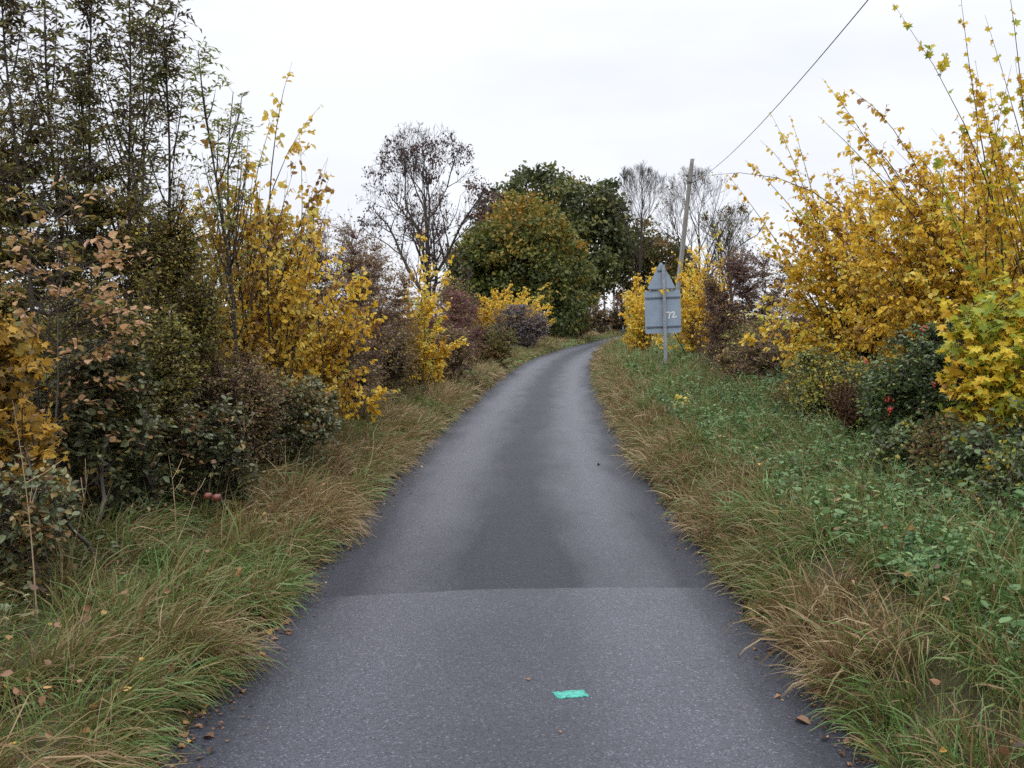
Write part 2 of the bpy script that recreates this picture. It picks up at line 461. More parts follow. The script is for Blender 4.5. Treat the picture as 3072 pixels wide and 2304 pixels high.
def bush(name, label, cat, x, y, rx, top, leaf, mat, seed, ry=None, bottom=None, n_stems=14, n_twigs=500, per=9, size=(.045, .03), shoots=0, shoot_len=(1.1, 1.5),
         shoot_dir=(0, 0, 1), shoot_spread=.6, shoot_leaves=26, shoot_size=None, droop=.35, clumps=26, spread=.28, shell=.5, tone=(.5, .2), tone_leaf=.18, bark='bark', group=None, lift=.15,
         extra=None, stem_r=.014, twig_r=.0035, gap=None, leafy_from=.3, shoot_droop=.25, berries=0, flat=.5, top_tone=0.0, sq=.6):
    rng = np.random.RandomState(seed)
    gz = float(ground_z(x, y))
    base = np.array([x, y, gz])
    n_twigs = int(n_twigs * (2.3 if y < 18 else 1.7 if y < 40 else 1.0)); clumps = int(clumps * 1.4)
    ry = ry or rx * .8
    bottom = gz + .15 if bottom is None else bottom
    c = np.array([x, y, (top + bottom) / 2]); r = np.array([rx, ry, (top - bottom) / 2])
    root = empty(name, base)
    tag(root, label, cat, group)
    tg, kk = ellip_targets(rng, n_twigs, c, r, clumps, spread, shell, sq)
    tg[:, 2] = np.maximum(tg[:, 2], gz + .06)
    # stems
    st, _ = ellip_targets(rng, n_stems, c, r * np.array([.85, .85, .9]), n_stems, .1, .75)
    st[:, 2] = np.maximum(st[:, 2], c[2] - .2 * r[2])
    b0 = base + np.c_[rng.normal(0, .12 + rx * .12, n_stems), rng.normal(0, .12 + rx * .1, n_stems), np.full(n_stems, -.05)]
    mid = b0 + (st - b0) * np.array([.28, .28, .6]) + rng.normal(0, .06, (n_stems, 3))
    tt = np.linspace(0, 1, 10)
    SP = bez(b0[:, None], mid[:, None], st[:, None], np.broadcast_to(tt, (n_stems, 10)))
    SP[:, 1:-1] += rng.normal(0, .012, (n_stems, 8, 3))
    wood = Acc()
    sr = stem_r * rng.uniform(.7, 1.3, (n_stems, 1)) * (1 - .75 * tt)[None]
    tubes(wood, SP, sr, 5, rng.uniform(.2, .9, n_stems))
    flatS = SP[:, 2:].reshape(-1, 3)

    def attach(T_):
        out = np.zeros_like(T_)
        for i0 in range(0, len(T_), 800):
            t = T_[i0:i0 + 800]
            D = np.linalg.norm(t[:, None] - flatS[None], axis=2) + np.maximum(flatS[None, :, 2] - t[:, None, 2] + .1, 0) * 2.5 + rng.uniform(0, .15, (len(t), len(flatS)))
            out[i0:i0 + 800] = flatS[D.argmin(1)]
        return out

    fol = Acc()

    def dress(P0, P1, P2, n_l, sizes, tones, t0, k, rad, dr, nar=1.0):
        n = len(P0)
        tk = np.linspace(0, 1, k)
        tubes(wood, bez(P0[:, None], P1[:, None], P2[:, None], np.broadcast_to(tk, (n, k))), rad * (1.25 - tk)[None], 3, rng.uniform(.1, .8, n))
        if n_l == 0: return
        t = t0 + (1 - t0) * ((np.arange(n_l)[None] + rng.uniform(-.35, .35, (n, n_l)) + .6) / n_l)
        t = np.clip(t, 0, 1)
        pos = bez(P0[:, None], P1[:, None], P2[:, None], t)
        tan = nrm(dbez(P0[:, None], P1[:, None], P2[:, None], t))
        side = np.where(np.arange(n_l) % 2 == 0, 1.0, -1.0)[None, :, None]
        ref = nrm(np.cross(tan, UP) + rng.normal(0, .25, tan.shape))
        ax = nrm(tan * .45 + ref * side * rng.uniform(.4, 1.1, side.shape[:0] + (n, n_l, 1)) - UP * dr * rng.uniform(.3, 1.8, (n, n_l, 1)) + rng.normal(0, .22, tan.shape))
        nr = nrm(UP * flat + rng.normal(0, .5, tan.shape) + ref * side * .15)
        keep = rng.uniform(size=(n, n_l)) < .92
        pos, ax, nr = pos[keep], ax[keep], nr[keep]
        m_ = len(pos)
        sc_ = rng.uniform(.5, 1.35, m_) * (1.08 - .38 * np.repeat(np.ones((n, 1)), n_l, 1)[keep] * t[keep] ** 3)
        tn = (tones[:, None] + rng.normal(0, tone_leaf, (n, n_l)))[keep] + top_tone * ((pos[:, 2] - c[2]) / r[2])
        leaves(fol, pos + ax * .008, ax, nr, sizes[0] * sc_, sizes[1] * sc_ * rng.uniform(.75, 1.1, m_) * nar, leaf, tn, curl=rng.uniform(-.6, 2.2, m_))

    P0 = attach(tg)
    ln = np.linalg.norm(tg - P0, axis=1, keepdims=True)
    far_ = ln[:, 0] > .9
    P0[far_] = tg[far_] - (tg[far_] - P0[far_]) / ln[far_] * .9
    # where a twig was shortened, carry it on with bare wood down to its stem
    P1 = P0 + (tg - P0) * .5 + UP * lift * np.minimum(ln, .9) + rng.normal(0, .05, tg.shape) * np.minimum(ln, .6)
    ct = np.clip(rng.normal(tone[0], tone[1], clumps), 0, 1)[kk] + rng.normal(0, tone[1] * .4, len(kk))
    dress(P0, P1, tg, per, size, ct, leafy_from, 4, twig_r, droop)
    if far_.any():
        Q0 = attach(P0[far_]); n = len(Q0)
        tk = np.linspace(0, 1, 3)
        tubes(wood, bez(Q0[:, None], ((Q0 + P0[far_]) / 2 + rng.normal(0, .04, Q0.shape))[:, None], P0[far_][:, None], np.broadcast_to(tk, (n, 3))), twig_r * 1.7, 3, rng.uniform(.1, .8, n))
    if shoots:
        sd = nrm(np.array(shoot_dir, float))
        d = nrm(sd + rng.normal(0, shoot_spread, (shoots, 3)))
        d[:, 2] = np.abs(d[:, 2]) * .8 + .1
        d = nrm(d)
        T2 = c + d * r * (rng.uniform(shoot_len[0], shoot_len[1], (shoots, 1)) * np.where(rng.uniform(size=(shoots, 1)) < .13, rng.uniform(1.15, 1.5, (shoots, 1)), 1.0))
        S0 = attach(c + d * r * rng.uniform(.05, .5, (shoots, 1)))
        mid2 = S0 + (T2 - S0) * .55 + UP * shoot_droop * np.linalg.norm(T2 - S0, axis=1, keepdims=True) * rng.uniform(.4, 1.3, (shoots, 1)) + rng.normal(0, .04, S0.shape)
        dress(S0, mid2, T2, shoot_leaves, shoot_size or size, np.clip(rng.normal(tone[0] + .05, tone[1], shoots), 0, 1), .3, 8, twig_r * 1.1, droop * 1.3)
    if extra is not None:
        E = np.asarray(extra, float)
        S0 = attach(c + (E - c) * .4)
        mid2 = S0 + (E - S0) * .55 + UP * shoot_droop * np.linalg.norm(E - S0, axis=1, keepdims=True)
        dress(S0, mid2, E, shoot_leaves, shoot_size or size, np.clip(rng.normal(tone[0] + .1, tone[1] * .6, len(E)), 0, 1), .25, 9, twig_r * 1.2, droop * 1.3)
    wood.build('stem', M[bark], root, True, base)
    if fol.n:
        fol.build('foliage', M[mat], root, False, base)
    return root, tg, rng


def elm_fan(label, x0, x1, ytop, Y, seed, mat='elm', lean=0.0, ry=None, bottom=.4, n=80, size=(.07, .056), tone=(.5, .2), sub=9, group=None, name='elm_shrub', cat='shrub', extra=None, leaf='oval', low=.35, arch=.12, whip=.16, own=16, start=.28, bias=(0, -.15, .25)):
    """a shrub of long thin shoots fanning out of a low base, leaves hanging along them and their short side twigs"""
    rng = np.random.RandomState(seed)
    sub, own = int(sub * 1.45), int(own * 1.5)
    p = at((x0 + x1) / 2, ytop, Y)
    x, top, rx = float(p[0]), float(p[2]), (x1 - x0) / 2 / FPX * Y
    ry = ry or rx * .7
    bx = x + lean * rx
    gz = float(ground_z(bx, Y)); base = np.array([bx, Y, gz])
    root = empty(name, base); tag(root, label, cat, group)
    c = np.array([x, Y, (top + bottom) / 2]); r = np.array([rx, ry, (top - bottom) / 2])
    d = nrm(rng.normal(size=(n, 3)) + np.array(bias))
    tip = c + d * r * (rng.uniform(.35, 1.0, (n, 1)) ** .5 * 1.05) * np.where(rng.uniform(size=(n, 1)) < whip, rng.uniform(1.1, 1.4, (n, 1)), 1)
    tip[:, 2] = np.maximum(tip[:, 2], gz + low)
    if extra is not None:
        tip = np.concatenate([tip, np.asarray(extra, float)]); n = len(tip)
    st = base + np.c_[rng.normal(0, .16 * rx + .1, n), rng.normal(0, .16 * ry + .1, n), rng.uniform(-.05, .35, n)]
    ln = np.linalg.norm(tip - st, axis=1, keepdims=True)
    flatness = 1 - np.abs((tip - st)[:, 2:3]) / ln
    mid = st + (tip - st) * .5 + UP * ln * (arch + .22 * flatness) * rng.uniform(.4, 1.7, (n, 1)) + rng.normal(0, .09, (n, 3)) * ln
    wood, fol = Acc(), Acc()
    K = 9; tk = np.linspace(0, 1, K)
    tubes(wood, bez(st[:, None], mid[:, None], tip[:, None], np.broadcast_to(tk, (n, K))), (.0028 + .0026 * ln) * (1.1 - tk)[None], 4, rng.uniform(.2, .8, n))
    ct = np.clip(rng.normal(tone[0], tone[1], n), 0, 1)

    def hang(pos, tan, sgn, tn, sc):
        m = len(pos)
        ref = nrm(np.cross(tan, UP) + rng.normal(0, .3, (m, 3)))
        ax = tan * .4 + ref * sgn[:, None] * rng.uniform(.3, 1.0, (m, 1)) - UP * rng.uniform(.1, 1.1, (m, 1)) + rng.normal(0, .25, (m, 3))
        s_ = sc * rng.uniform(.5, 1.3, m)
        leaves(fol, pos, ax, nrm(UP * .5 + rng.normal(0, .55, (m, 3))), size[0] * s_, size[1] * s_ * rng.uniform(.7, 1.1, m), leaf, tn + rng.normal(0, .2, m), curl=rng.uniform(-.8, 3.0, m))
    # leaves carried on the shoot itself
    t = start + (1 - start) * np.sort(rng.uniform(size=(n, own)), 1)
    pos = bez(st[:, None], mid[:, None], tip[:, None], t).reshape(-1, 3)
    tan = nrm(dbez(st[:, None], mid[:, None], tip[:, None], t)).reshape(-1, 3)
    hang(pos, tan, np.where(np.arange(n * own) % 2 == 0, 1.0, -1.0), np.repeat(ct, own), 1.05 - .35 * t.ravel() ** 3)
    # short side twigs, feathered along the shoot
    t = np.clip(start * .7 + (.94 - start * .7) * rng.uniform(size=(n, sub)), 0, 1)
    S = bez(st[:, None], mid[:, None], tip[:, None], t).reshape(-1, 3)
    T = nrm(dbez(st[:, None], mid[:, None], tip[:, None], t)).reshape(-1, 3)
    m = len(S)
    perp = nrm(np.cross(T, rng.normal(size=(m, 3))))
    L2 = (.10 + .30 * rng.uniform(size=m) ** 1.3) * (1.15 - .65 * t.ravel())
    E = S + nrm(T * .8 + perp * .7) * L2[:, None] - UP * (L2 * .1)[:, None]
    Mi = (S + E) / 2 + UP * (L2 * .12)[:, None]
    tubes(wood, bez(S[:, None], Mi[:, None], E[:, None], np.broadcast_to(np.linspace(0, 1, 4), (m, 4))), .0022, 3, rng.uniform(.2, .8, m))
    q = 6
    tt = np.clip((np.arange(q)[None] + rng.uniform(.3, 1.0, (m, q))) / q, 0, 1)
    pos = bez(S[:, None], Mi[:, None], E[:, None], tt).reshape(-1, 3)
    tan = nrm(dbez(S[:, None], Mi[:, None], E[:, None], tt)).reshape(-1, 3)
    keep = rng.uniform(size=m * q) < .9
    hang(pos[keep], tan[keep], np.where(np.arange(m * q) % 2 == 0, 1.0, -1.0)[keep], np.repeat(np.repeat(ct, sub) + rng.normal(0, .1, m), q)[keep], .9)
    wood.build('stem', M['bark'], root, True, base)
    fol.build('foliage', M[mat], root, False, base)
    return root


def px_bush(name, label, cat, x0, x1, ytop, Y, leaf, mat, seed, **kw):
    a = at((x0 + x1) / 2, ytop, Y)
    rx = (x1 - x0) / 2 / FPX * Y
    return bush(name, label, cat, float(a[0]), Y, rx, float(a[2]), leaf, mat, seed, **kw)


def ash_sapling(label, px, ytop, Y, seed, n_leaf=60, spread=.55, mat='ash', tone=.35):
    rng = np.random.RandomState(seed)
    tip = at(px, ytop, Y)
    x = tip[0] + rng.uniform(-.25, .25); base = np.array([x, Y, float(ground_z(x, Y))])
    root = empty('ash_sapling', base)
    tag(root, label, 'sapling', 'ash saplings in the hedge')
    H = tip[2] - base[2]
    K = 14
    t = np.linspace(0, 1, K)
    main = base + (tip - base) * t[:, None] + np.c_[np.sin(t * 5 + seed) * .06, np.cos(t * 4 + seed) * .06, 0 * t]
    wood = Acc(); fol = Acc()
    tubes(wood, main[None], (.022 * (1 - t) + .004)[None], 5, .6)
    nb = 15
    tb = rng.uniform(.25, .92, nb)
    S = np.array([[np.interp(q, t, main[:, i]) for i in range(3)] for q in tb])
    ang = rng.uniform(0, 2 * PI, nb)
    ln = rng.uniform(.6, 1.5, nb) * (1.15 - tb)
    hz = np.c_[np.cos(ang), np.sin(ang), 0 * ang]
    E = S + hz * (ln * spread * .7)[:, None] + UP * (ln * 1.3)[:, None]
    Mi = S + hz * (ln * .45 * spread)[:, None] + UP * (ln * .4)[:, None]
    tk = np.linspace(0, 1, 6)
    tubes(wood, bez(S[:, None], Mi[:, None], E[:, None], np.broadcast_to(tk, (nb, 6))), .008 * (1.2 - tk)[None], 4, .5)
    # attachment points of the compound leaves, most of them high on the shoots
    q = np.clip(1 - rng.exponential(.33, n_leaf), .12, 1)
    onmain = rng.uniform(size=n_leaf) < .5
    A = np.array([[np.interp(v, t, main[:, i]) for i in range(3)] for v in q])
    b = rng.randint(0, nb, n_leaf)
    tb2 = rng.uniform(.25, 1, n_leaf)
    B = bez(S[b], Mi[b], E[b], tb2)
    P = np.where(onmain[:, None], A, B)
    a2 = rng.uniform(0, 2 * PI, n_leaf)
    out = np.c_[np.cos(a2), np.sin(a2), rng.uniform(-.1, 1.8, n_leaf)]
    Lr = rng.uniform(.10, .26, n_leaf)
    Pm = P + nrm(out) * (Lr * .6)[:, None]
    Pe = Pm + nrm(out * np.array([1, 1, 0]) + UP * rng.uniform(-.9, .9, n_leaf)[:, None]) * (Lr * .5)[:, None]
    tubes(wood, bez(P[:, None], Pm[:, None], Pe[:, None], np.broadcast_to(np.linspace(0, 1, 5), (n_leaf, 5))), .0018, 3, .4)
    ctn = rng.normal(tone, .25, n_leaf)
    for j, tj in enumerate([.35, .35, .58, .58, .8, .8, 1.0]):
        pos = bez(P, Pm, Pe, np.full(n_leaf, tj)); tan = nrm(dbez(P, Pm, Pe, np.full(n_leaf, tj)))
        ref = nrm(np.cross(tan, UP))
        sgn = 0 if j == 6 else (1 if j % 2 else -1)
        ax = tan * (.55 if sgn else 1) + ref * sgn + UP * rng.uniform(-.7, .45, n_leaf)[:, None] + rng.normal(0, .32, (n_leaf, 3))
        keep = rng.uniform(size=n_leaf) < .85
        leaves(fol, pos[keep], ax[keep], (UP + rng.normal(0, .4, (n_leaf, 3)))[keep], rng.uniform(.05, .085, keep.sum()), rng.uniform(.018, .028, keep.sum()), 'lance', (ctn + rng.normal(0, .12, n_leaf))[keep], curl=rng.uniform(-1, 3, keep.sum()))
    wood.build('stem', M['bark'], root, True, base)
    fol.build('foliage', M[mat], root, False, base)


def berry_clusters(root, pts, rng, n=(3, 7), r=.007):
    base = np.array(root.location)
    # little faceted sphere
    th = np.linspace(0, PI, 6)[1:-1]; ph = np.arange(7) * 2 * PI / 7
    sv = [(0, 0, 1)] + [(math.sin(a) * math.cos(b), math.sin(a) * math.sin(b), math.cos(a)) for a in th for b in ph] + [(0, 0, -1)]
    sv = np.array(sv); tri = []; qd = []
    for j in range(7):
        j2 = (j + 1) % 7
        tri += [(0, 1 + j, 1 + j2), (len(sv) - 1, 1 + 21 + j2, 1 + 21 + j)]
        for i in range(3):
            qd.append((1 + i * 7 + j, 1 + (i + 1) * 7 + j, 1 + (i + 1) * 7 + j2, 1 + i * 7 + j2))
    for p in pts:
        a = Acc()
        k = rng.randint(*n)
        for _ in range(k):
            q = p + rng.normal(0, .018, 3)
            a.add(q + sv * r * rng.uniform(.8, 1.2) * np.array([1, 1, 1.15]), [np.array(tri), np.array(qd)])
            tubes(a, np.array([[q + UP * r, (q + p) / 2 + UP * .02, p + UP * .035]]), .0012, 3)
        a.build('berry_cluster', M['berry'], root, True, base)


LH = 'shrubs in the left roadside hedge'
RH = 'shrubs in the right roadside hedge'
exec_hooks = []

# ---- left hedge, near to far
px_bush('maple_shrub', 'golden orange low shrub at the left edge of the picture above the long grass', 'shrub', -75, 58, 318, 5.7, 'maple', 'maple_ochre', 11,
        n_twigs=190, per=8, size=(.06, .06), tone=(.42, .26), bottom=.3, group=LH, clumps=22, shoots=8, shoot_len=(1.0, 1.3))
px_bush('dogwood_shrub', 'sparse tall shrub with pale pinkish orange round leaves in front of the dark thicket', 'shrub', -40, 150, 185, 6.6, 'oval', 'pink_tan', 12,
        ry=.5, n_stems=9, stem_r=.008, n_twigs=110, per=7, size=(.06, .045), tone=(.45, .25), clumps=16, spread=.3, leafy_from=.5, group=LH, bottom=.55, droop=.2, flat=1.0)
for i, (x0, x1, yt, Y, nt) in enumerate([(-90, 78, 60, 7.6, 800), (30, 160, 90, 8.2, 800), (108, 232, 150, 8.9, 950)]):
    lab = ['dark olive thorn thicket at the far left under the tall saplings', 'dark olive thorn thicket in the middle of the left saplings, leaves backlit by sky', 'dense dark green brown thorn bush left of the orange leaved elm'][i]
    px_bush('thorn_thicket', lab, 'thicket', x0, x1, yt, Y, 'small', 'thorn_dark', 20 + i, ry=.55, n_stems=16, n_twigs=nt, per=13, size=(.038, .025), tone=(.5, .25), sq=.2, clumps=50, spread=.17, shell=.3, group=LH, leafy_from=.15)
for i, (x0, x1, yt, Y, nt) in enumerate([(20, 200, 285, 7.5, 1100), (165, 290, 335, 9.2, 900), (230, 350, 335, 12.6, 700)]):
    lab = ['low dark brown and green thorn mound behind the bramble leaves', 'shadowed brown thorn bush beneath the yellow elm branches', 'low dark shrub with yellowing leaves at the foot of the yellow elm'][i]
    px_bush('thorn_bush', lab, 'shrub', x0, x1, yt, Y, 'small', ['thorn_dark', 'thorn_brown', 'thorn_dark'][i], 30 + i, ry=.6, n_stems=14, n_twigs=nt, per=13, size=(.036, .022), tone=(.35, .25), clumps=30, spread=.25, shell=.35, group=LH, bottom=.15, leafy_from=.1)
for i, (x0, x1, yt, Y) in enumerate([(30, 170, 345, 6.9), (120, 260, 395, 7.7)]):
    lab = ['bramble with grey green leaves over the dark hollow beside the golden left shrub', 'low bramble with grey green leaves where the left hedge meets the grass'][i]
    px_bush('bramble_bush', lab, 'bramble', x0, x1, yt, Y, 'oval', 'bramble', 40 + i, ry=.4, n_stems=10, n_twigs=230, per=8, size=(.055, .04), tone=(.35, .22), clumps=18, group=LH, bottom=.2, droop=.15, flat=1.1, lift=.3, leafy_from=.25)
sap = [(12, -40, 7.4, 'tall ash sapling at the very left edge, its top out of the picture'), (50, -60, 7.9, 'tall dark stemmed ash sapling second from the left edge, top out of the picture'),
       (86, -25, 8.3, 'ash sapling with drooping dark leaflets third from the left edge'), (118, -35, 8.6, 'ash sapling just left of the sapling that ends at the top of the picture'),
       (134, 15, 9.2, 'slender ash sapling half hidden between two taller ones'), (166, 4, 9.0, 'ash sapling whose pointed tip stands alone against the white sky'),
       (206, 52, 9.6, 'small pale green ash sapling right of the dark ones'), (238, 92, 10.2, 'shortest ash sapling, above the orange elm leaves')]
for i, (px, yt, Y, lab) in enumerate(sap):
    ash_sapling(lab, px, yt, Y, 50 + i, n_leaf=[360, 360, 350, 350, 240, 300, 130, 80][i], tone=[.25, .25, .3, .3, .4, .35, .8, .7][i])
elm_fan('orange yellow elm with tall arching shoots of large leaves against the sky, left hedge', 160, 345, 118, 10.4, 60, 'elm_orange', lean=-.15, ry=.6, n=82, size=(.072, .057), tone=(.5, .24), group=LH, bottom=.5, extra=[at(292, 62, 10.4), at(322, 104, 10.3), at(328, 158, 10.3), at(282, 98, 10.4), at(198, 108, 10.4), at(318, 206, 10.2)])
elm_fan('yellow leaved elm with bare bowed branches leaning over the grass, left hedge', 205, 385, 225, 11.4, 61, 'elm', lean=-.25, ry=.55, n=85, size=(.066, .052), tone=(.42, .22), group=LH, bottom=.1, arch=.05, extra=[at(372, 272, 11), at(368, 318, 10.9), at(360, 365, 10.9), at(352, 340, 10.8), at(335, 385, 10.8), at(378, 295, 11)])
px_bush('thorn_shrub', 'tall twiggy purplish brown thorn shrub behind the yellow elm, left hedge', 'shrub', 268, 395, 218, 15.5, 'small', 'thorn_brown', 62, ry=1.0,
        n_stems=26, n_twigs=1150, per=7, size=(.042, .03), tone=(.45, .25), clumps=40, group=LH, bark='bark_red', leafy_from=.25, shoots=40, shoot_len=(1.0, 1.2), shoot_leaves=6)
px_bush('thorn_shrub', 'rusty brown and olive thorn shrub left of the bright yellow shoots', 'shrub', 318, 420, 246, 19, 'small', 'thorn_brown', 63, ry=1.0,
        n_stems=22, n_twigs=1300, per=8, size=(.05, .036), tone=(.5, .25), clumps=36, group=LH, bark='bark_red', leafy_from=.2, shoots=30, shoot_len=(1.0, 1.2), shoot_leaves=6, bottom=.3)
elm_fan('slender bright yellow elm shoots standing in front of the bare brown tree', 386, 458, 262, 20.5, 64, 'elm', lean=-.2, ry=.6, n=50, size=(.09, .072), tone=(.6, .14), group=LH, bottom=.3, sub=7, extra=[at(424, 226, 20.5), at(422, 240, 20.5), at(455, 252, 20.4), at(450, 268, 20.4), at(435, 262, 20.4), at(436, 305, 20.3), at(432, 344, 20.3)])
px_bush('dogwood_bush', 'deep burgundy red dogwood bush beyond the bright yellow shoots', 'shrub', 402, 486, 288, 25, 'small', 'dogwood', 65, ry=1.1,
        n_stems=20, n_twigs=1100, per=7, size=(.065, .045), tone=(.35, .25), clumps=30, group=LH, bark='bark_red', bottom=.3)
px_bush('mixed_shrub', 'tall olive and reddish shrub under the round green and gold tree', 'shrub', 434, 480, 280, 42, 'small', 'olive', 66, ry=1.4,
        n_stems=20, n_twigs=1300, per=7, size=(.09, .065), tone=(.45, .28), clumps=36, group=LH, bottom=.3)
elm_fan('rounded golden yellow elm beside the bend on the left', 456, 560, 284, 51, 67, 'elm', ry=2.0, n=150, size=(.13, .10), tone=(.48, .17), group=LH, bottom=.3, sub=10)
px_bush('sloe_bush', 'dull purple grey sloe bush in front of the rounded golden elm', 'shrub', 488, 548, 304, 48.5, 'small', 'sloe_grey', 68, ry=1.2,
        n_stems=16, n_twigs=1300, per=7, size=(.11, .075), tone=(.35, .25), clumps=26, sq=.1, group=LH, bottom=.25)

ug = [(285, 385, 318, 14.2, 'thorn_brown', 'low brown undergrowth bush where the straw grass meets the left hedge, below the purplish thorn'), (345, 425, 322, 18, 'thorn_brown', 'low rusty undergrowth bush at the foot of the bright yellow shoots'),
      (415, 480, 325, 23, 'thorn_brown', 'low undergrowth bush at the foot of the burgundy dogwood'), (215, 335, 372, 9.8, 'bramble', 'grey green bramble spreading over the straw grass below the yellow elm'),
      (455, 520, 322, 31, 'olive', 'low olive undergrowth bush left of the purple grey sloe')]
for i, (x0, x1, yt, Y, mt, lab) in enumerate(ug):
    px_bush('bramble_bush' if mt == 'bramble' else 'undergrowth_bush', lab, 'bramble' if mt == 'bramble' else 'shrub', x0, x1, yt, Y, 'small', mt, 150 + i, ry=.5, n_stems=12, n_twigs=480, per=9, size=(.04 + Y * .0012, .028 + Y * .0008), tone=(.4, .25), clumps=22, group=LH, bottom=.12, shell=.3)

px_bush('bramble_bush', 'low bramble at the foot of the ochre shrub in the left corner of the verge', 'bramble', -50, 75, 445, 5.3, 'oval', 'bramble', 160, ry=.35, n_stems=8, n_twigs=150, per=8, size=(.05, .036), tone=(.45, .25), clumps=14, group=LH, bottom=.2, stem_r=.006, flat=1.0)
px_bush('thorn_bush', 'olive yellow thorn bush between the saplings and the orange yellow elm', 'shrub', 190, 330, 215, 12.6, 'small', 'thorn_dark', 161, ry=.5, n_stems=16, n_twigs=700, per=10, size=(.045, .032), tone=(.6, .25), clumps=30, group=LH, bottom=.3, sq=.2)

# ---- right hedge, far to near
elm_fan('small yellow elm shoots showing just left of the road sign', 622, 654, 272, 33, 80, 'elm', lean=.5, ry=.8, n=56, size=(.10, .08), tone=(.55, .15), group=RH, bottom=.4)
ex = [at(667, 287, 23.2), at(655, 277, 26.5), at(652, 262, 26.5), at(668, 246, 26.5), at(700, 232, 26.5), at(684, 240, 26.5), at(715, 226, 26.5)]
elm_fan('bright yellow elm shrub behind the right side of the road sign', 652, 745, 250, 27, 81, 'elm', lean=.3, ry=1.2, n=95, size=(.092, .075), tone=(.55, .15), group=RH, bottom=.6, sub=10, extra=ex)
px_bush('plum_bush', 'dense dark plum brown bush between the sign and the big yellow elms', 'shrub', 698, 806, 246, 20, 'small', 'plum_dark', 82, ry=1.2, n_stems=24, n_twigs=1700, per=9, size=(.05, .034), tone=(.4, .25),
        clumps=40, spread=.24, shell=.5, group=RH, bottom=.3, bark='bark_red')
px_bush('thorn_bush', 'low dark green bush with dead stems beneath the plum brown bush', 'shrub', 715, 800, 322, 18.5, 'small', 'thorn_dark', 83, ry=.8, n_stems=14, n_twigs=600, per=9, size=(.05, .034), tone=(.4, .25), clumps=24, group=RH, bottom=.3)
ex = [at(770, 112, 14), at(700, 176, 14), at(728, 175, 14.5), at(745, 160, 14.5), at(790, 115, 14), at(760, 140, 14), at(738, 228, 13.8), at(732, 343, 13), at(750, 312, 13), at(745, 335, 13.2), at(760, 350, 13)]
elm_fan('large golden elm with long arching shoots right of the plum brown bush', 766, 940, 150, 14.2, 84, 'elm', lean=.4, ry=1.1, n=190, size=(.072, .058), tone=(.52, .2), group=RH, bottom=.25, sub=10, own=18, extra=ex, bias=(-.4, -.3, .15), arch=.2)
ex = [at(822, 78, 11.5), at(835, 112, 11.5), at(852, 90, 11.6), at(818, 116, 11.5), at(900, 140, 11.4), at(935, 150, 11.4)]
elm_fan('large golden elm filling the right of the picture above the red berries', 822, 1075, 118, 12, 85, 'elm', lean=.4, ry=1.0, n=210, size=(.072, .058), tone=(.5, .2), group=RH, bottom=.4, sub=10, own=18, extra=ex, bias=(-.4, -.3, .15), arch=.2)
elm_fan('yellow elm behind the others at the right, between the maple shoots and the largest elm', 900, 1090, 120, 14.5, 91, 'elm', lean=.4, ry=.9, n=110, size=(.072, .058), tone=(.5, .2), group=RH, bottom=.6, sub=9)
ex = [at(893, 3, 8.5), at(960, -10, 8.6), at(985, 15, 8.6), at(1005, -40, 8.6), at(1015, 60, 8.6), at(975, 60, 8.5), at(1035, -20, 8.5)]
elm_fan('young maple at the right edge with tall yellow shoots of pointed leaves', 955, 1120, 75, 8.8, 86, 'maple', lean=.3, ry=.6, n=50, size=(.066, .07), tone=(.4, .22), group=RH, bottom=1.4, sub=7, own=22, name='maple_tree', cat='tree', leaf='maple', arch=.02, low=1.2, extra=ex)
px_bush('maple_shrub', 'low maple branches with large yellow green lobed leaves at the right edge', 'shrub', 944, 1100, 268, 7.3, 'maple', 'maple', 87, ry=.5, n_stems=10, n_twigs=190, per=8, size=(.068, .072), tone=(.55, .3),
        clumps=16, group=RH, bottom=.85, droop=.5, flat=.9)
hw, htg, hr = px_bush('hawthorn_bush', 'dark green hawthorn with red berries below the golden elm at the right', 'shrub', 872, 1060, 322, 8.5, 'small', 'hawthorn', 88, ry=.7, n_stems=18, n_twigs=1500, per=10, size=(.045, .035), tone=(.35, .22),
        clumps=34, group=RH, bottom=.35)
sel = htg[(htg[:, 1] < 8.7)]
berry_clusters(hw, sel[hr.choice(len(sel), 34, replace=False)] + np.array([0, -.16, 0]), hr, (4, 9), .009)
rb, rtg, rr_ = px_bush('rose_bush', 'wild rose with yellowing leaves and red hips under the big yellow elms', 'shrub', 785, 895, 345, 11.2, 'small', 'hawthorn', 89, ry=.7, n_stems=16, n_twigs=620, per=9, size=(.042, .033), tone=(.6, .28),
        clumps=24, group=RH, bottom=.3)
sel = rtg[(rtg[:, 1] < 11.2)]
berry_clusters(rb, sel[rr_.choice(len(sel), 12, replace=False)] + np.array([0, -.14, 0]), rr_, (2, 5), .010)
px_bush('bramble_bush', 'dark bramble tangle at the right edge below the lobed maple leaves', 'bramble', 945, 1130, 400, 6.5, 'oval', 'hawthorn', 90, ry=.4, stem_r=.007, n_stems=12, n_twigs=700, per=8, size=(.045, .034), tone=(.25, .2), clumps=22, group=RH, bottom=.15)


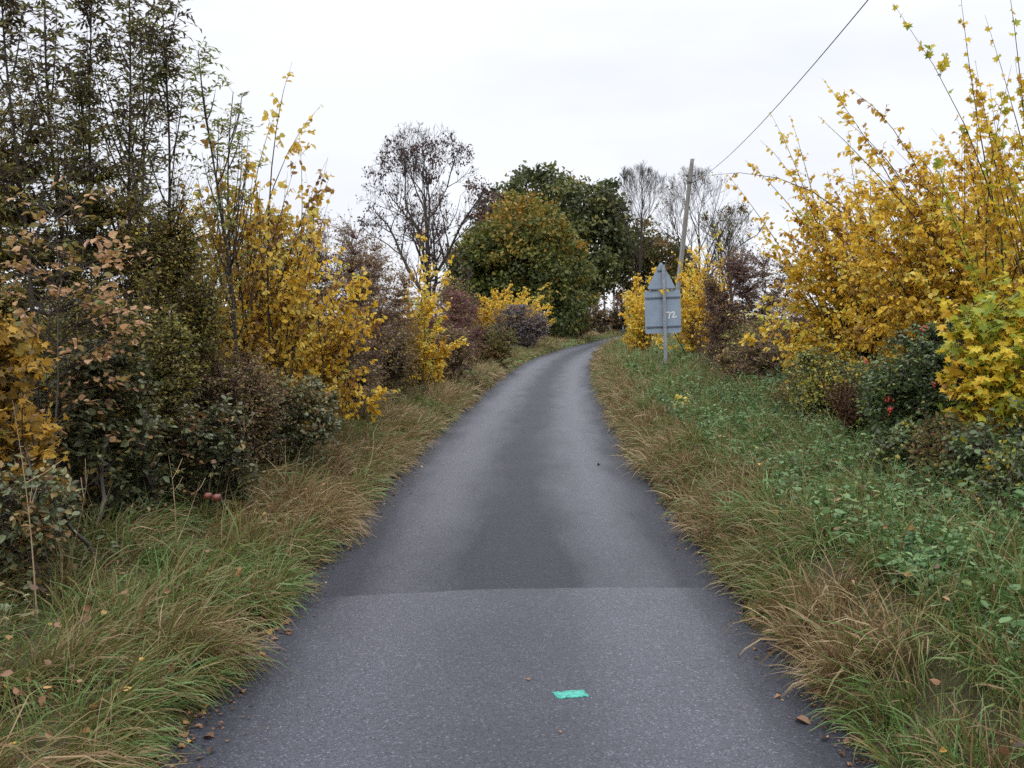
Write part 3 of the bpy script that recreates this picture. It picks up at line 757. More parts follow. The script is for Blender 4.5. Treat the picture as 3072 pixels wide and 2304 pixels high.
px_bush('bramble_bush', 'low green bramble in front of the berried hawthorn, beside the weeds', 'bramble', 868, 975, 420, 7.6, 'oval', 'hawthorn', 92, ry=.4, n_stems=9, n_twigs=230, per=8, size=(.045, .034), tone=(.4, .2), clumps=16, group=RH, bottom=.3, stem_r=.006, flat=1.0)
for i, (x0, x1, yt, Y, mt, lab) in enumerate([(715, 800, 338, 17.0, 'thorn_brown', 'low tangled brown scrub in front of the plum brown bush on the right verge'), (770, 870, 362, 12.2, 'olive', 'low olive and brown scrub under the drooping yellow elm sprays at the right'),
                                              (846, 935, 372, 9.3, 'hawthorn', 'straggling green scrub left of the berried hawthorn'), (905, 1010, 415, 7.2, 'olive', 'low brownish scrub with dead twigs in front of the right edge bramble'), (985, 1110, 440, 5.9, 'hawthorn', 'dark low scrub at the right edge of the picture above the nettles')]):
    px_bush('scrub_bush', lab, 'shrub', x0, x1, yt, Y, 'small', mt, 180 + i, ry=.5, n_stems=16, n_twigs=330, per=9, size=(.036 + .001 * Y, .026 + .0007 * Y), tone=(.4, .28), clumps=26, group=RH, bottom=.3, shell=.2, spread=.34, sq=.1, stem_r=.006, shoots=26, shoot_len=(.8, 1.4), shoot_leaves=7)
for i, (x0, x1, yt, Y, mt, lab) in enumerate([(745, 850, 300, 17.5, 'thorn_brown', 'brown undergrowth filling the gap under the golden elm right of the plum brown bush'), (835, 960, 296, 14.2, 'hawthorn', 'dark green undergrowth behind the wild rose under the largest golden elm'),
                                              (700, 760, 318, 23.5, 'olive', 'low olive undergrowth at the foot of the yellow elm behind the sign')]):
    px_bush('undergrowth_bush', lab, 'shrub', x0, x1, yt, Y, 'small', mt, 170 + i, ry=.6, n_stems=14, n_twigs=800, per=9, size=(.05, .036), tone=(.4, .26), clumps=28, group=RH, bottom=.15, shell=.3)


# ------------------------------------------------------------------ trees
def lobed_tree(name, label, cat, px, Y, lobes, mat, seed, size=.32, n_leaf=16000, trunk_r=.3, depth=1.0, tone=(.4, .2), group=None, top_tone=0.0, flat=.6, crown_low=None, limbs=60, clump=.10):
    """lobes: (px, py, radius in px) masses of foliage; each sits at its own depth inside the crown"""
    rng = np.random.RandomState(seed)
    k = Y / FPX
    Ls = []
    for (lx, ly, lr) in lobes:
        p = at(lx, ly, Y); Ls.append((p[0], p[2], lr * k))
    Ls = np.array(Ls)
    cx = at(px, 318, Y)[0]
    R = max(abs(Ls[:, 0] - cx).max(), 1)
    base = np.array([cx, Y, float(ground_z(cx, Y))])
    root = empty(name, base); tag(root, label, cat, group)
    wood, fol = Acc(), Acc()
    # every lobe gets copies round the trunk so that the crown is as deep as it is wide
    cen = []
    for (lx, lz, lr) in Ls:
        off = abs(lx - cx)
        rest = math.sqrt(max(R * R - off * off, .01)) * depth
        for q in np.unique(np.round(np.linspace(-1, 1, 3 if rest > lr * .6 else 1), 2)):
            cen.append((lx + rng.normal(0, .1) * lr, Y + q * rest * .8, lz - abs(q) * lr * .25, lr * rng.uniform(.85, 1.0)))
    cen = np.array(cen)
    w = cen[:, 3] ** 2; w /= w.sum()
    ncl = max(int(n_leaf / 26), 10)
    kk = rng.choice(len(cen), ncl, p=w)
    d = nrm(rng.normal(size=(ncl, 3)) + np.array([0, 0, .25]))
    pc = cen[kk, :3] + d * cen[kk, 3:4] * rng.uniform(.62, 1.04, (ncl, 1))
    pc[:, 2] = np.maximum(pc[:, 2], base[2] + .4)
    per = rng.poisson(26, ncl)
    idx = np.repeat(np.arange(ncl), per)
    n = len(idx)
    cs = clump * cen[kk, 3] + size * .9
    pos = pc[idx] + rng.normal(size=(n, 3)) * cs[idx][:, None] * np.array([1, 1, .6]) * .75
    ax = nrm(d[idx] * .5 + rng.normal(0, .7, (n, 3)) - UP * .25)
    nr = nrm(d[idx] * .5 + UP * flat + rng.normal(0, .5, (n, 3)))
    z0, z1 = cen[:, 2].min(), (cen[:, 2] + cen[:, 3]).max()
    tn = rng.normal(tone[0], tone[1], ncl)[idx] + rng.normal(0, .12, n) + top_tone * ((pos[:, 2] - z0) / (z1 - z0) - .5)
    s_ = size * rng.uniform(.6, 1.3, n)
    leaves(fol, pos, ax, nr, s_, s_ * rng.uniform(.55, .9, n), 'small', tn)
    top = np.array([cx + rng.uniform(-.4, .4), Y, base[2] + (z1 - base[2]) * .72])
    t = np.linspace(0, 1, 9)
    tr = base + (top - base) * t[:, None] + np.c_[np.sin(t * 4 + seed) * .15, 0 * t, 0 * t]
    tubes(wood, tr[None], (trunk_r * (1.25 - t) ** .9)[None], 9, .5)
    li = rng.choice(ncl, min(limbs, ncl), replace=False)
    S = tr[rng.randint(2, 8, len(li))]
    E = pc[li]
    Mi = S + (E - S) * .5 + UP * .12 * np.linalg.norm(E - S, axis=1, keepdims=True)
    tk = np.linspace(0, 1, 6)
    tubes(wood, bez(S[:, None], Mi[:, None], E[:, None], np.broadcast_to(tk, (len(li), 6))), trunk_r * .28 * (1.15 - tk)[None], 5, .5)
    wood.build('trunk', M['bark'], root, True, base)
    fol.build('crown', M[mat], root, False, base)
    return root


def branching_tree(name, label, px, Y, ytop, width_px, seed, trunk_r=.2, fork=.3, leaf=None, n_leaf=0, size=.25, tone=(.3, .2), levels=(9, 6, 5, 4), lens=(.55, .45, .4, .35), group=None, up=.5, ang=.6, tip_only=.0, leafz=None, bark_tone=.5, cen=.56):
    rng = np.random.RandomState(seed)
    tip = at(px, ytop, Y)
    x = tip[0]; base = np.array([x, Y, float(ground_z(x, Y))])
    H = tip[2] - base[2]
    HW = width_px / 2 * Y / FPX
    root = empty(name, base); tag(root, label, 'tree', group)
    wood, fol = Acc(), Acc()
    t = np.linspace(0, 1, 10)
    tr = base + np.c_[np.sin(t * 3 + seed) * .18, np.cos(t * 3.3 + seed) * .18, t * H * .78]
    tubes(wood, tr[None], (trunk_r * (1.08 - t))[None], 8, bark_tone)
    P = tr[None]; Rad = (trunk_r * (1.08 - t))[None]
    ends = None
    allp = []
    cz = base[2] + H * cen
    for lv, (nc, lf) in enumerate(zip(levels, lens)):
        Np = len(P)
        ti = rng.uniform(fork if lv == 0 else .25, 1.0, (Np, nc))
        K = P.shape[1]
        f = ti * (K - 1); i0 = np.minimum(f.astype(int), K - 2); w = (f - i0)[..., None]
        rows = np.arange(Np)[:, None]
        S = P[rows, i0] * (1 - w) + P[rows, i0 + 1] * w
        T = nrm(P[rows, i0 + 1] - P[rows, i0])
        rS = (Rad[rows, i0] * .62)
        S, T, rS, ti = S.reshape(-1, 3), T.reshape(-1, 3), rS.ravel(), ti.ravel()
        n = len(S)
        az = rng.uniform(0, 2 * PI, n)
        perp = nrm(np.cross(T, np.c_[np.cos(az), np.sin(az), .3 * np.sin(az * 3)]))
        D = nrm(T * math.cos(ang) + perp * math.sin(ang) + UP * .1)
        Ln = H * .5 * np.prod(lens[:lv + 1]) / lens[0] * lens[0] * rng.uniform(.6, 1.25, n) * (1.3 - .6 * ti)
        # keep the crown inside its rounded outline: branches stop where they would leave it
        K2 = 7 if lv < 2 else 5
        cc, er = np.array([x, Y, cz]), np.array([HW, HW, H * (1 - cen)])
        dd = nrm(D + UP * up * .5)
        o_, v_ = (S - cc) / er, dd / er
        qa, qb, qc = (v_ ** 2).sum(1), (o_ * v_).sum(1), (o_ ** 2).sum(1) - 1
        disc = np.sqrt(np.maximum(qb * qb - qa * qc, 0))
        room = np.maximum((-qb + disc) / qa, H * .02)
        Ln = np.minimum(Ln, room * rng.uniform(.7, 1.12, n))
        pts = [S]
        d = D
        for s_ in range(K2 - 1):
            d = nrm(d + UP * up / K2 + rng.normal(0, .13, (n, 3)))
            pts.append(pts[-1] + d * (Ln / (K2 - 1))[:, None])
        P = np.stack(pts, 1)
        kk = np.linspace(0, 1, K2)
        r0 = np.maximum(rS, .008)
        Rad = np.maximum(r0[:, None] * (1 - .7 * kk)[None], .005 if leaf != 'dusk_leaf' else .0065)
        tubes(wood, P, Rad, 5 if lv == 0 else 3, bark_tone)
        allp.append(P)
    wood.build('trunk', M['bark'], root, True, base)
    if leaf:
        P = allp[-1]
        tips = np.concatenate([P[:, -1], P[:, 2]])
        if leafz is not None:
            tips = tips[(tips[:, 2] > leafz[0]) & (tips[:, 2] < leafz[1])]
        ncl = n_leaf // 7
        c = tips[rng.randint(0, len(tips), ncl)]
        idx = np.repeat(np.arange(ncl), 7); n = len(idx)
        pos = c[idx] + rng.normal(size=(n, 3)) * size * np.array([.7, .7, .9])
        ax = nrm(rng.normal(0, .6, (n, 3)) - UP * 1.0)
        s_ = size * rng.uniform(.6, 1.3, n)
        leaves(fol, pos, ax, nrm(rng.normal(size=(n, 3))), s_, s_ * .6, 'small', rng.normal(tone[0], tone[1], ncl)[idx] + rng.normal(0, .1, n))
        fol.build('crown', M[leaf], root, False, base)
    return root


BG = 'trees around the bend'
branching_tree('maple_tree', 'open dark branched tree with clumps of dull purple brown leaves left of the green oak', 424, 50, 121, 136, 101, trunk_r=.2, fork=.1, leaf='dusk_leaf', n_leaf=3300, size=.15, levels=(14, 7, 5, 4), lens=(1.0, .5, .45, .4), group=BG, ang=.8, up=.4, leafz=(2.5, 10.4), cen=.5)
lobed_tree('maple_tree', 'dark reddish brown tree half hidden between the open brown tree and the green oak', 'tree', 478, 80, [(476, 222, 13), (492, 205, 14), (482, 245, 18), (473, 190, 7), (500, 228, 16)], 'dusk_leaf', 102, size=.26, n_leaf=2200, trunk_r=.18, tone=(.6, .25), group=BG)
lobed_tree('oak_tree', 'largest dark green oak behind the bend, its crown highest in the middle of the picture', 'tree', 560, 105,
           [(505, 205, 24), (528, 188, 20), (556, 188, 22), (580, 200, 22), (600, 205, 20), (596, 240, 30), (550, 240, 40), (614, 232, 20), (622, 252, 18), (606, 212, 16), (510, 245, 25), (600, 270, 22), (548, 178, 10), (530, 178, 9), (605, 190, 9), (570, 280, 30)],
           'oak', 103, size=.46, n_leaf=26000, trunk_r=.5, depth=.8, tone=(.35, .22), group=BG, clump=.12)
lobed_tree('field_maple', 'round green tree with a golden orange top in front of the dark oak', 'tree', 522, 72,
           [(520, 225, 26), (540, 228, 24), (498, 236, 24), (474, 256, 24), (560, 248, 24), (572, 275, 20), (520, 262, 44), (486, 262, 34), (484, 246, 24), (470, 290, 28), (545, 295, 36), (568, 305, 24), (510, 305, 34), (528, 208, 14), (464, 272, 20), (460, 300, 18), (512, 204, 10), (486, 320, 24), (560, 322, 20), (534, 199, 7), (552, 208, 8), (497, 214, 8), (578, 250, 8), (470, 250, 9), (456, 262, 7), (584, 268, 8), (588, 300, 8), (566, 226, 8)],
           'oak_gold', 104, size=.30, n_leaf=40000, trunk_r=.32, depth=.85, tone=(.32, .24), top_tone=.7, group=BG, clump=.12)
lobed_tree('alder_tree', 'dull green brown tree overhanging the far lane, behind the road sign', 'tree', 650, 112,
           [(622, 245, 20), (640, 240, 22), (660, 255, 22), (630, 270, 20), (655, 280, 22), (682, 268, 18), (640, 300, 16), (675, 295, 20), (700, 285, 18), (664, 315, 18)],
           'olive', 105, size=.42, n_leaf=15000, trunk_r=.3, depth=.7, tone=(.35, .25), group=BG)
branching_tree('bare_tree', 'leafless tree left of the leaning pole, twigs fanned against the sky', 640, 88, 166, 84, 106, trunk_r=.15, fork=.2, levels=(14, 7, 5, 4), lens=(1.0, .55, .45, .4), group=BG, ang=.55, up=.7, bark_tone=.42)
branching_tree('bare_tree', 'leafless tree directly behind the top of the leaning pole', 698, 78, 166, 112, 107, trunk_r=.14, fork=.15, levels=(14, 7, 5, 4), lens=(1.0, .55, .45, .4), group=BG, ang=.62, up=.6, leaf='olive', n_leaf=350, size=.16, tone=(.5, .3), bark_tone=.42)
branching_tree('bare_tree', 'low leafless tree right of the leaning pole, partly behind the yellow elm', 730, 66, 205, 76, 108, trunk_r=.16, fork=.2, levels=(9, 7, 5, 4), lens=(.9, .55, .5, .45), group=BG, ang=.6, up=.8, leaf='olive', n_leaf=700, size=.16, tone=(.4, .3), bark_tone=.42)
# far hedge and trees seen through the gap under the oak
for i, (x0, x1, yt, Y, mt, lab) in enumerate([(556, 592, 312, 74, 'olive', 'low yellow green shrub under the oak at the outside of the bend'), (580, 612, 304, 92, 'far_mix', 'far reddish brown hedge shrub beyond the bend'),
                                              (606, 632, 306, 118, 'far_mix', 'most distant pale olive hedge shrub on the far lane'), (632, 664, 300, 96, 'olive', 'green brown shrub on the inside of the far bend left of the sign')]):
    px_bush('hedge_shrub', lab, 'shrub', x0, x1, yt, Y, 'small', mt, 120 + i, ry=1.5, n_stems=10, n_twigs=500, per=7, size=(.2, .15), tone=(.5, .25), clumps=20, bottom=.3, group='far hedge shrubs', stem_r=.03, twig_r=.012)
for i, (px, Y, yt, w, lab) in enumerate([(622, 165, 278, 20, 'far rust coloured tree in the gap above the distant lane'), (590, 190, 284, 30, 'far pale brown tree behind the gap under the oak')]):
    branching_tree('far_tree', lab, px, Y, yt, w, 130 + i, trunk_r=.2, fork=.15, leaf='far_mix', n_leaf=900, size=.4, levels=(9, 6, 4), lens=(.8, .55, .5), group='far trees in the gap', tone=(.7, .2))

# ------------------------------------------------------------------ grass and weeds
def ribbons(acc, P0, D0, L, W, bend, tone, rng, K=5, lean=None):
    n = len(P0)
    pts = [P0]; d = nrm(D0)
    for k in range(K - 1):
        pts.append(pts[-1] + d * (L / (K - 1))[:, None])
        d = nrm(d - UP * (bend / (K - 1))[:, None] + rng.normal(0, .10, (n, 3)))
    P = np.stack(pts, 1)
    wd = nrm(np.cross(D0, UP) + rng.normal(0, .5, (n, 3)))
    wk = np.array([.8, 1, .9, .65, .12])[:K]
    off = wd[:, None] * (W[:, None] * wk[None] / 2)[..., None]
    V = np.stack([P - off, P + off], 2)
    i = (np.arange(n) * K * 2)[:, None] + np.arange(K - 1)[None] * 2
    q = np.stack([i, i + 1, i + 3, i + 2], -1).reshape(-1, 4)
    acc.add(V, [q], np.repeat(tone, K * 2))


def grass(side, seed):
    rng = np.random.RandomState(seed)
    acc = Acc()
    W_ = 2.5 if side < 0 else 3.6

    def tone_at(x, y, e):
        big = noise2(x, y, 11, 6, .8); f2 = noise2(x, y, 12, 6, 2.4)
        if side > 0:
            v = .66 * sstep(.75, .15, e) - .32 + .62 * big + .65 * f2
        else:
            v = .22 * sstep(6, 11, y) + .02 + .6 * big + .55 * f2 - .35 * sstep(26, 40, y) * sstep(.9, .2, e)
        return np.where(v > .36, .2, np.where(v > .0, .5, .76)), big, f2

    for (y0, y1, dens, tus, wid) in [(2.4, 5, 520, 15, .0062), (5, 8, 520, 15, .0068), (8, 13, 420, 12, .0085), (13, 20, 330, 8, .011), (20, 32, 190, 5, .017), (32, 55, 90, 2.2, .028), (55, 110, 34, .8, .05)]:
        # low sward
        n = int((y1 - y0) * W_ * dens)
        y = rng.uniform(y0, y1, n); e = (.06 if side > 0 else .10) + (W_ - .1) * rng.uniform(size=n)
        x = road_x(y) + side * (HALF + e)
        tone, big, f2 = tone_at(x, y, e)
        L = np.clip(.19 + .06 * f2 + rng.normal(0, .06, n), .06, .4)
        D = nrm(np.c_[rng.normal(-side * .25, .5, n), rng.normal(0, .5, n), np.ones(n)])
        ribbons(acc, np.c_[x, y, ground_z(x, y) - .01], D, L, wid * rng.uniform(.5, 1.2, n), rng.uniform(.5, 2.0, n), np.clip(tone * .75 + .16 + rng.normal(0, .16, n), 0, 1), rng)
        # tussocks whose long blades arch outwards and over the tarmac
        nt_ = int((y1 - y0) * W_ * tus)
        ne = int((y1 - y0) * tus * .75)
        y = np.r_[rng.uniform(y0, y1, nt_), rng.uniform(y0, y1, ne)]
        e = np.r_[rng.uniform(.15, W_, nt_), rng.uniform(.05, .24, ne)]
        x = road_x(y) + side * (HALF + e)
        tone, big, f2 = tone_at(x, y, e)
        n = len(x)
        size = np.clip(.32 + .10 * big + .09 * f2 + rng.normal(0, .06, n), .15, .56)
        if side > 0:
            size = size * (1 - .15 * sstep(1.0, 1.7, e)) * (1.0 + .15 * sstep(8, 20, y))
        else:
            size = size * (1 + .35 * sstep(1.0, 2.2, e) * sstep(6, 10, y)) * (1 - .25 * sstep(26, 40, y))
        size = np.where(e < .2, size * .8, size)
        per = rng.poisson(58, n) + 12
        idx = np.repeat(np.arange(n), per); m = len(idx)
        a = rng.uniform(0, 2 * PI, m)
        rr = .07 * np.sqrt(rng.uniform(size=m)) * (1 + wid * 40)
        px_, py_ = x[idx] + np.cos(a) * rr, y[idx] + np.sin(a) * rr
        ee = side * (px_ - road_x(py_)) - HALF
        px_ = np.where(ee < .03, px_ + side * (.03 - ee), px_)
        P0 = np.c_[px_, py_, np.maximum(ground_z(px_, py_), 0) - .01]
        comb = (noise2(x, y, 13, 5, 1.0) * 2.4 + rng.normal(0, .8, n))[idx]
        edge = np.exp(-np.maximum(e, 0) / .4)[idx]
        lean = np.c_[np.cos(comb) * .35 - side * (.30 + .25 * edge), np.sin(comb) * .45 - .12, np.zeros(m)]
        D = nrm(np.c_[np.cos(a), np.sin(a), 0 * a] * rng.uniform(.1, .75, (m, 1)) + lean + UP * rng.uniform(.7, 1.6, (m, 1)) + rng.normal(0, .12, (m, 3)))
        L = size[idx] * rng.uniform(.5, 1.3, m)
        bend = rng.uniform(.9, 2.6, m)
        tn = np.where(rng.uniform(size=m) < .3, rng.uniform(.05, .9, m), tone[idx] + np.repeat(rng.normal(0, .11, n), per) + rng.normal(0, .14, m))
        ribbons(acc, P0, D, L, wid * rng.uniform(.55, 1.35, m) * np.where(rng.uniform(size=m) < .22, 1.6, 1.0), bend, tn, rng)
        # thin pale seed stalks standing above the tussocks
        ns = int(n * 1.1)
        k = rng.randint(0, n, ns)
        P0 = np.c_[x[k] + rng.normal(0, .05, ns), y[k] + rng.normal(0, .05, ns), ground_z(x[k], y[k])]
        D = nrm(np.c_[rng.normal(0, .4, ns) - side * .2, rng.normal(0, .4, ns), np.ones(ns)])
        ribbons(acc, P0, D, size[k] * rng.uniform(1.0, 1.9, ns), np.full(ns, wid * .5), rng.uniform(.1, 1.2, ns), np.clip(rng.normal(.08, .1, ns), 0, 1), rng)
    o = acc.build('grass', M['grass'])
    tag(o, ['long tan and green tussock grass on the left verge', 'straw coloured grass bank hanging over the right road edge'][side > 0], 'grass', kind='stuff')


grass(-1, 201)
grass(1, 202)


def weeds(side, e0, e1, y0, y1, dens, seed, name, label, mat, size=.05, tone=.45, hgt=.22):
    rng = np.random.RandomState(seed)
    acc = Acc()
    n = int((e1 - e0) * (y1 - y0) * dens)
    y = y0 + (y1 - y0) * rng.uniform(size=n) ** 1.25
    e = rng.uniform(e0, e1, n)
    x = road_x(y) + side * (HALF + e)
    nz = noise2(x, y, 21 + seed, 6, 1.2)
    k = nz > -.25
    x, y, e, nz = x[k], y[k], e[k], nz[k]; n = len(x)
    h = (hgt * rng.uniform(.4, 1.3, n) + .1 * nz)
    per = 9
    z = ground_z(x, y)
    t = rng.uniform(.35, 1.05, (n, per))
    a = rng.uniform(0, 2 * PI, (n, per))
    out = np.stack([np.cos(a), np.sin(a), rng.uniform(-.5, .35, (n, per))], -1)
    lean = rng.normal(0, .3, (n, 1, 2))
    pos = np.stack([x[:, None] + lean[..., 0] * t * h[:, None], y[:, None] + lean[..., 1] * t * h[:, None], z[:, None] + t * h[:, None]], -1)
    s_ = size * rng.uniform(.5, 1.3, (n, per))
    tn = tone + .18 * nz[:, None] + rng.normal(0, .12, (n, per)) + rng.normal(0, .16, (n, 1))
    s_ = s_ * rng.uniform(.5, 1.3, (n, 1))
    leaves(acc, (pos + out * .01).reshape(-1, 3), out.reshape(-1, 3), nrm(UP + rng.normal(0, .35, (n * per, 3))), s_.ravel(), (s_ * .55).ravel(), 'oval', tn.ravel(), curl=rng.uniform(-1, 2.5, n * per))
    tubes(acc, np.stack([np.c_[x, y, z - .01], np.c_[x + lean[:, 0, 0] * h, y + lean[:, 0, 1] * h, z + h]], 1), .0018, 3, .3)
    o = acc.build(name, M[mat])
    tag(o, label, 'weeds', kind='stuff')


weeds(1, .5, 3.5, 2.8, 16, 190, 301, 'weeds', 'fresh green nettles and low weeds behind the right grass bank', 'weed')
weeds(1, .6, 4.0, 16, 40, 14, 302, 'weeds', 'green low weeds further along the right verge', 'weed', size=.08, hgt=.28)
weeds(-1, .9, 2.0, 4.0, 7.0, 45, 303, 'weeds', 'dull green low weeds in the grass at the left edge', 'bramble', size=.045, tone=.4)


# ------------------------------------------------------------------ road sign
def slab(acc, outline, y0, y1):
    """outline (n,2) in x,z; a plate between y0 and y1"""
    o = np.asarray(outline, float); n = len(o)
    V = np.concatenate([np.c_[o[:, 0], np.full(n, y0), o[:, 1]], np.c_[o[:, 0], np.full(n, y1), o[:, 1]]])
    i = np.arange(n); j = (i + 1) % n
    acc.add(V, [np.arange(n)[None], np.arange(n, 2 * n)[::-1][None], np.stack([i, i + n, j + n, j], -1)])


def rounded(pts, r, seg=5):
    pts = np.asarray(pts, float); out = []
    n = len(pts)
    for i in range(n):
        p, a, b = pts[i], pts[i - 1], pts[(i + 1) % n]
        u, v = (a - p) / np.linalg.norm(a - p), (b - p) / np.linalg.norm(b - p)
        rr = min(r, np.linalg.norm(a - p) * .45, np.linalg.norm(b - p) * .45)
        for t in np.linspace(0, 1, seg):
            out.append((1 - t) ** 2 * (p + u * rr) + 2 * t * (1 - t) * p + t * t * (p + v * rr))
    return np.array(out)


def box(acc, x0, x1, y0, y1, z0, z1, bev=.0):
    slab(acc, rounded([(x0, z0), (x1, z0), (x1, z1), (x0, z1)], bev, 3) if bev else [(x0, z0), (x1, z0), (x1, z1), (x0, z1)], y0, y1)


def build_sign():
    Y = 24.0
    S = Y / FPX / 3.0 / 4.607 * 1.0     # metres per pixel of the enlarged view of the sign

    def q(cx, cz):                        # enlarged-view pixel to metres round the post's foot line
        return ((cx - 663) * S, (1500 - cz) * S)
    gp = at((1850 + 685 / 4.607) / 3, (740 + 1500 / 4.607) / 3, Y)
    base = np.array([gp[0], Y, gp[2]])
    gz = float(ground_z(gp[0], Y))
    root = empty('road_sign', (gp[0], Y, gz))
    root.rotation_euler = (0, math.radians(-2.1), math.radians(2))
    tag(root, 'grey back of a triangular road sign on a leaning post, 72 painted on it', 'road sign')
    h = gp[2] - gz

    def up(o):
        o.location = (0, 0, h); return o
    a = Acc()
    z0, z1 = -h - .3, (1500 - 262) * S
    tubes(a, np.array([[(0, 0, z0), (0, 0, z1 * .5), (0, 0, z1)]]), .043, 16, .5)
    slab(a, [(.041 * math.cos(t), z1 + .004 + .0 * t) for t in np.linspace(0, 1, 3)] if False else [(-.04, z1 - .002), (.04, z1 - .002), (.04, z1 + .006), (-.04, z1 + .006)], -.04, .04)
    up(a.build('post', M['galv'], root, True))
    a = Acc()
    (xl, zt), (xr, zb) = q(396, 604), q(896, 1196)
    slab(a, rounded([(xl, zb), (xr, zb), (xr, zt), (xl, zt)], .045), .062, .068)
    up(a.build('plate', M['plate_grey'], root))
    a = Acc()
    (bx0, bz), (bx1, _), (ax, az) = q(428, 598), q(842, 598), q(636, 196)
    slab(a, rounded([(bx0, bz + .012), (bx1, bz + .012), (ax, az)], .095, 7), .052, .058)
    up(a.build('triangle', M['plate_grey'], root))
    for (x0, x1, zc, off) in [(462, 812, 588, .028), (404, 888, 704, .034), (412, 896, 1104, .034), (585, 693, 332, .028)]:
        a = Acc()
        (u0, w), (u1, _) = q(x0, zc), q(x1, zc)
        y1 = .052 if off < .03 else .062
        box(a, u0, u1, y1 - .022, y1 - .019, w - .017, w + .017)            # channel web
        box(a, u0, u1, y1 - .0185, y1 - .001, w + .013, w + .017)
        box(a, u0, u1, y1 - .0185, y1 - .001, w - .017, w - .013)
        r = up(a.build('rail', M['rail'], root))
        c = Acc()
        t = np.linspace(-PI * .5 - 1.5, -PI * .5 + 1.5, 9)
        tubes(c, np.stack([np.c_[.0465 * np.cos(t), .0465 * np.sin(t), np.full(9, w)]]), .006, 5, .5)
        for sx in (-1, 1):
            tubes(c, np.array([[(sx * .062, .02, w), (sx * .062, .045, w)]]), .008, 6, .5)
        c.build('clip', M['galv'], r)
    # hand painted figures
    a = Acc()

    def stroke(pts, wd):
        P = np.array([q(*p) for p in pts])
        d = np.gradient(P, axis=0); d /= np.linalg.norm(d, axis=1, keepdims=True)
        nn = np.c_[-d[:, 1], d[:, 0]] * (wd * np.linspace(1.1, .8, len(P)))[:, None] / 2
        V = np.concatenate([np.c_[P + nn, ][:, [0, 1]], (P - nn)[::-1]])
        n = len(P)
        V3 = np.c_[V[:, 0], np.full(2 * n, .0585), V[:, 1]]
        V4 = V3 + np.array([0, .002, 0])
        i = np.arange(n - 1)
        f1 = np.stack([i, i + 1, 2 * n - 2 - i, 2 * n - 1 - i], -1)
        k = np.arange(2 * n); k2 = (k + 1) % (2 * n)
        a.add(np.concatenate([V3, V4]), [f1, np.stack([k, k2, k2 + 2 * n, k + 2 * n], -1)])
    stroke([(694, 906), (712, 912), (732, 910), (752, 904)], .033)
    stroke([(750, 906), (742, 930), (734, 962), (727, 1000)], .034)
    stroke([(764, 926), (776, 910), (792, 906), (803, 916), (801, 936), (788, 958), (770, 984)], .031)
    stroke([(770, 984), (786, 980), (806, 976), (824, 974), (842, 968)], .03)
    up(a.build('painted_number', M['chalk'], root))


build_sign()


# ------------------------------------------------------------------ pole and wire
def utility_pole(label, px_b, px_t, yt, Y, r0, r1, fittings=True, group=None):
    top = at(px_t, yt, Y)
    b = at(px_b, 350, Y)
    base = np.array([b[0], Y, float(ground_z(b[0], Y))])
    root = empty('utility_pole', base); tag(root, label, 'pole', group)
    ax = nrm(top - base)
    a = Acc()
    t = np.array([-.03, 0, .25, .5, .75, .97, 1.0, 1.003])
    P = base + (top - base) * t[:, None]
    R = np.array([r0, r0, r0 * .9 + r1 * .1, r0 * .6 + r1 * .4, r0 * .3 + r1 * .7, r1, r1 * .96, r1 * .05])
    tubes(a, P[None], R[None], 14, .5)
    a.build('shaft', M['pole'], root, True, base)
    if fittings:
        H = np.linalg.norm(top - base)
        for dz, ln in [(.75, .21), (.80, .21)]:
            c = Acc(); p = top - ax * dz
            tubes(c, np.array([[p + np.array([-ln, .02, 0]), p + np.array([ln, .02, 0])]]), .014, 6)
            for s in (-1, 1):
                tubes(c, np.array([[p + np.array([s * ln, .02, -.03]), p + np.array([s * ln, .02, .05])]]), .02, 6)
            c.build('step_iron', M['iron'], root, True, base)
        c = Acc(); p = top - ax * 1.12
        tubes(c, np.array([[p - ax * .05, p + ax * .05]]), r1 * 1.12, 14)
        tubes(c, np.array([[p + np.array([r1, -.02, 0]), p + np.array([r1 + .03, -.06, .0])]]), .016, 6)
        c.build('wire_bracket', M['iron'], root, True, base)
        c = Acc()
        q0, q1 = base + (top - base) * .05, base + (top - base) * .56
        o = np.array([-r0 * .72, -r0 * .55, 0]); o1 = np.array([-r1 * .8, -r1 * .75, 0])
        tubes(c, np.array([[q0 + o, (q0 + q1) / 2 + (o + o1) / 2 * 1.02, q1 + o1]]), .028, 6)
        c.build('cable_guard', M['grey_cover'], root, True, base)
        return p + np.array([r1 + .03, -.06, 0])
    return top


hook = utility_pole('leaning weathered wooden utility pole behind the road sign with one wire', 672, 692.3, 159, 48, .13, .092)
utility_pole('thin far pale utility pole, left one of the pair in the gap under the oak', 605, 604, 286, 120, .13, .10, False, 'far utility poles')
utility_pole('thin far pale utility pole, right one of the pair in the gap under the oak', 615, 613, 284, 132, .13, .10, False, 'far utility poles')


def build_wire():
    A = hook
    mid = at(868, 0, 14.5)
    t = np.linspace(0, 1, 60)
    # parabola through hook, mid point, and a pole top behind the viewer
    u_mid = (A[1] - 14.5) / (A[1] + 32)
    B = A + (mid - A) / u_mid
    sag = 0.0
    B[2] = 8.2
    zl = A[2] + (B[2] - A[2]) * u_mid
    sag = (zl - mid[2]) / (4 * u_mid * (1 - u_mid))
    P = A + (B - A) * t[:, None]
    P[:, 2] -= sag * 4 * t * (1 - t)
    a = Acc(); tubes(a, P[None], .0085, 6)
    o = a.build('overhead_wire', M['cable'], None, True, A)
    tag(o, 'single dark overhead wire running from the leaning pole up and over the lane', 'wire')


build_wire()


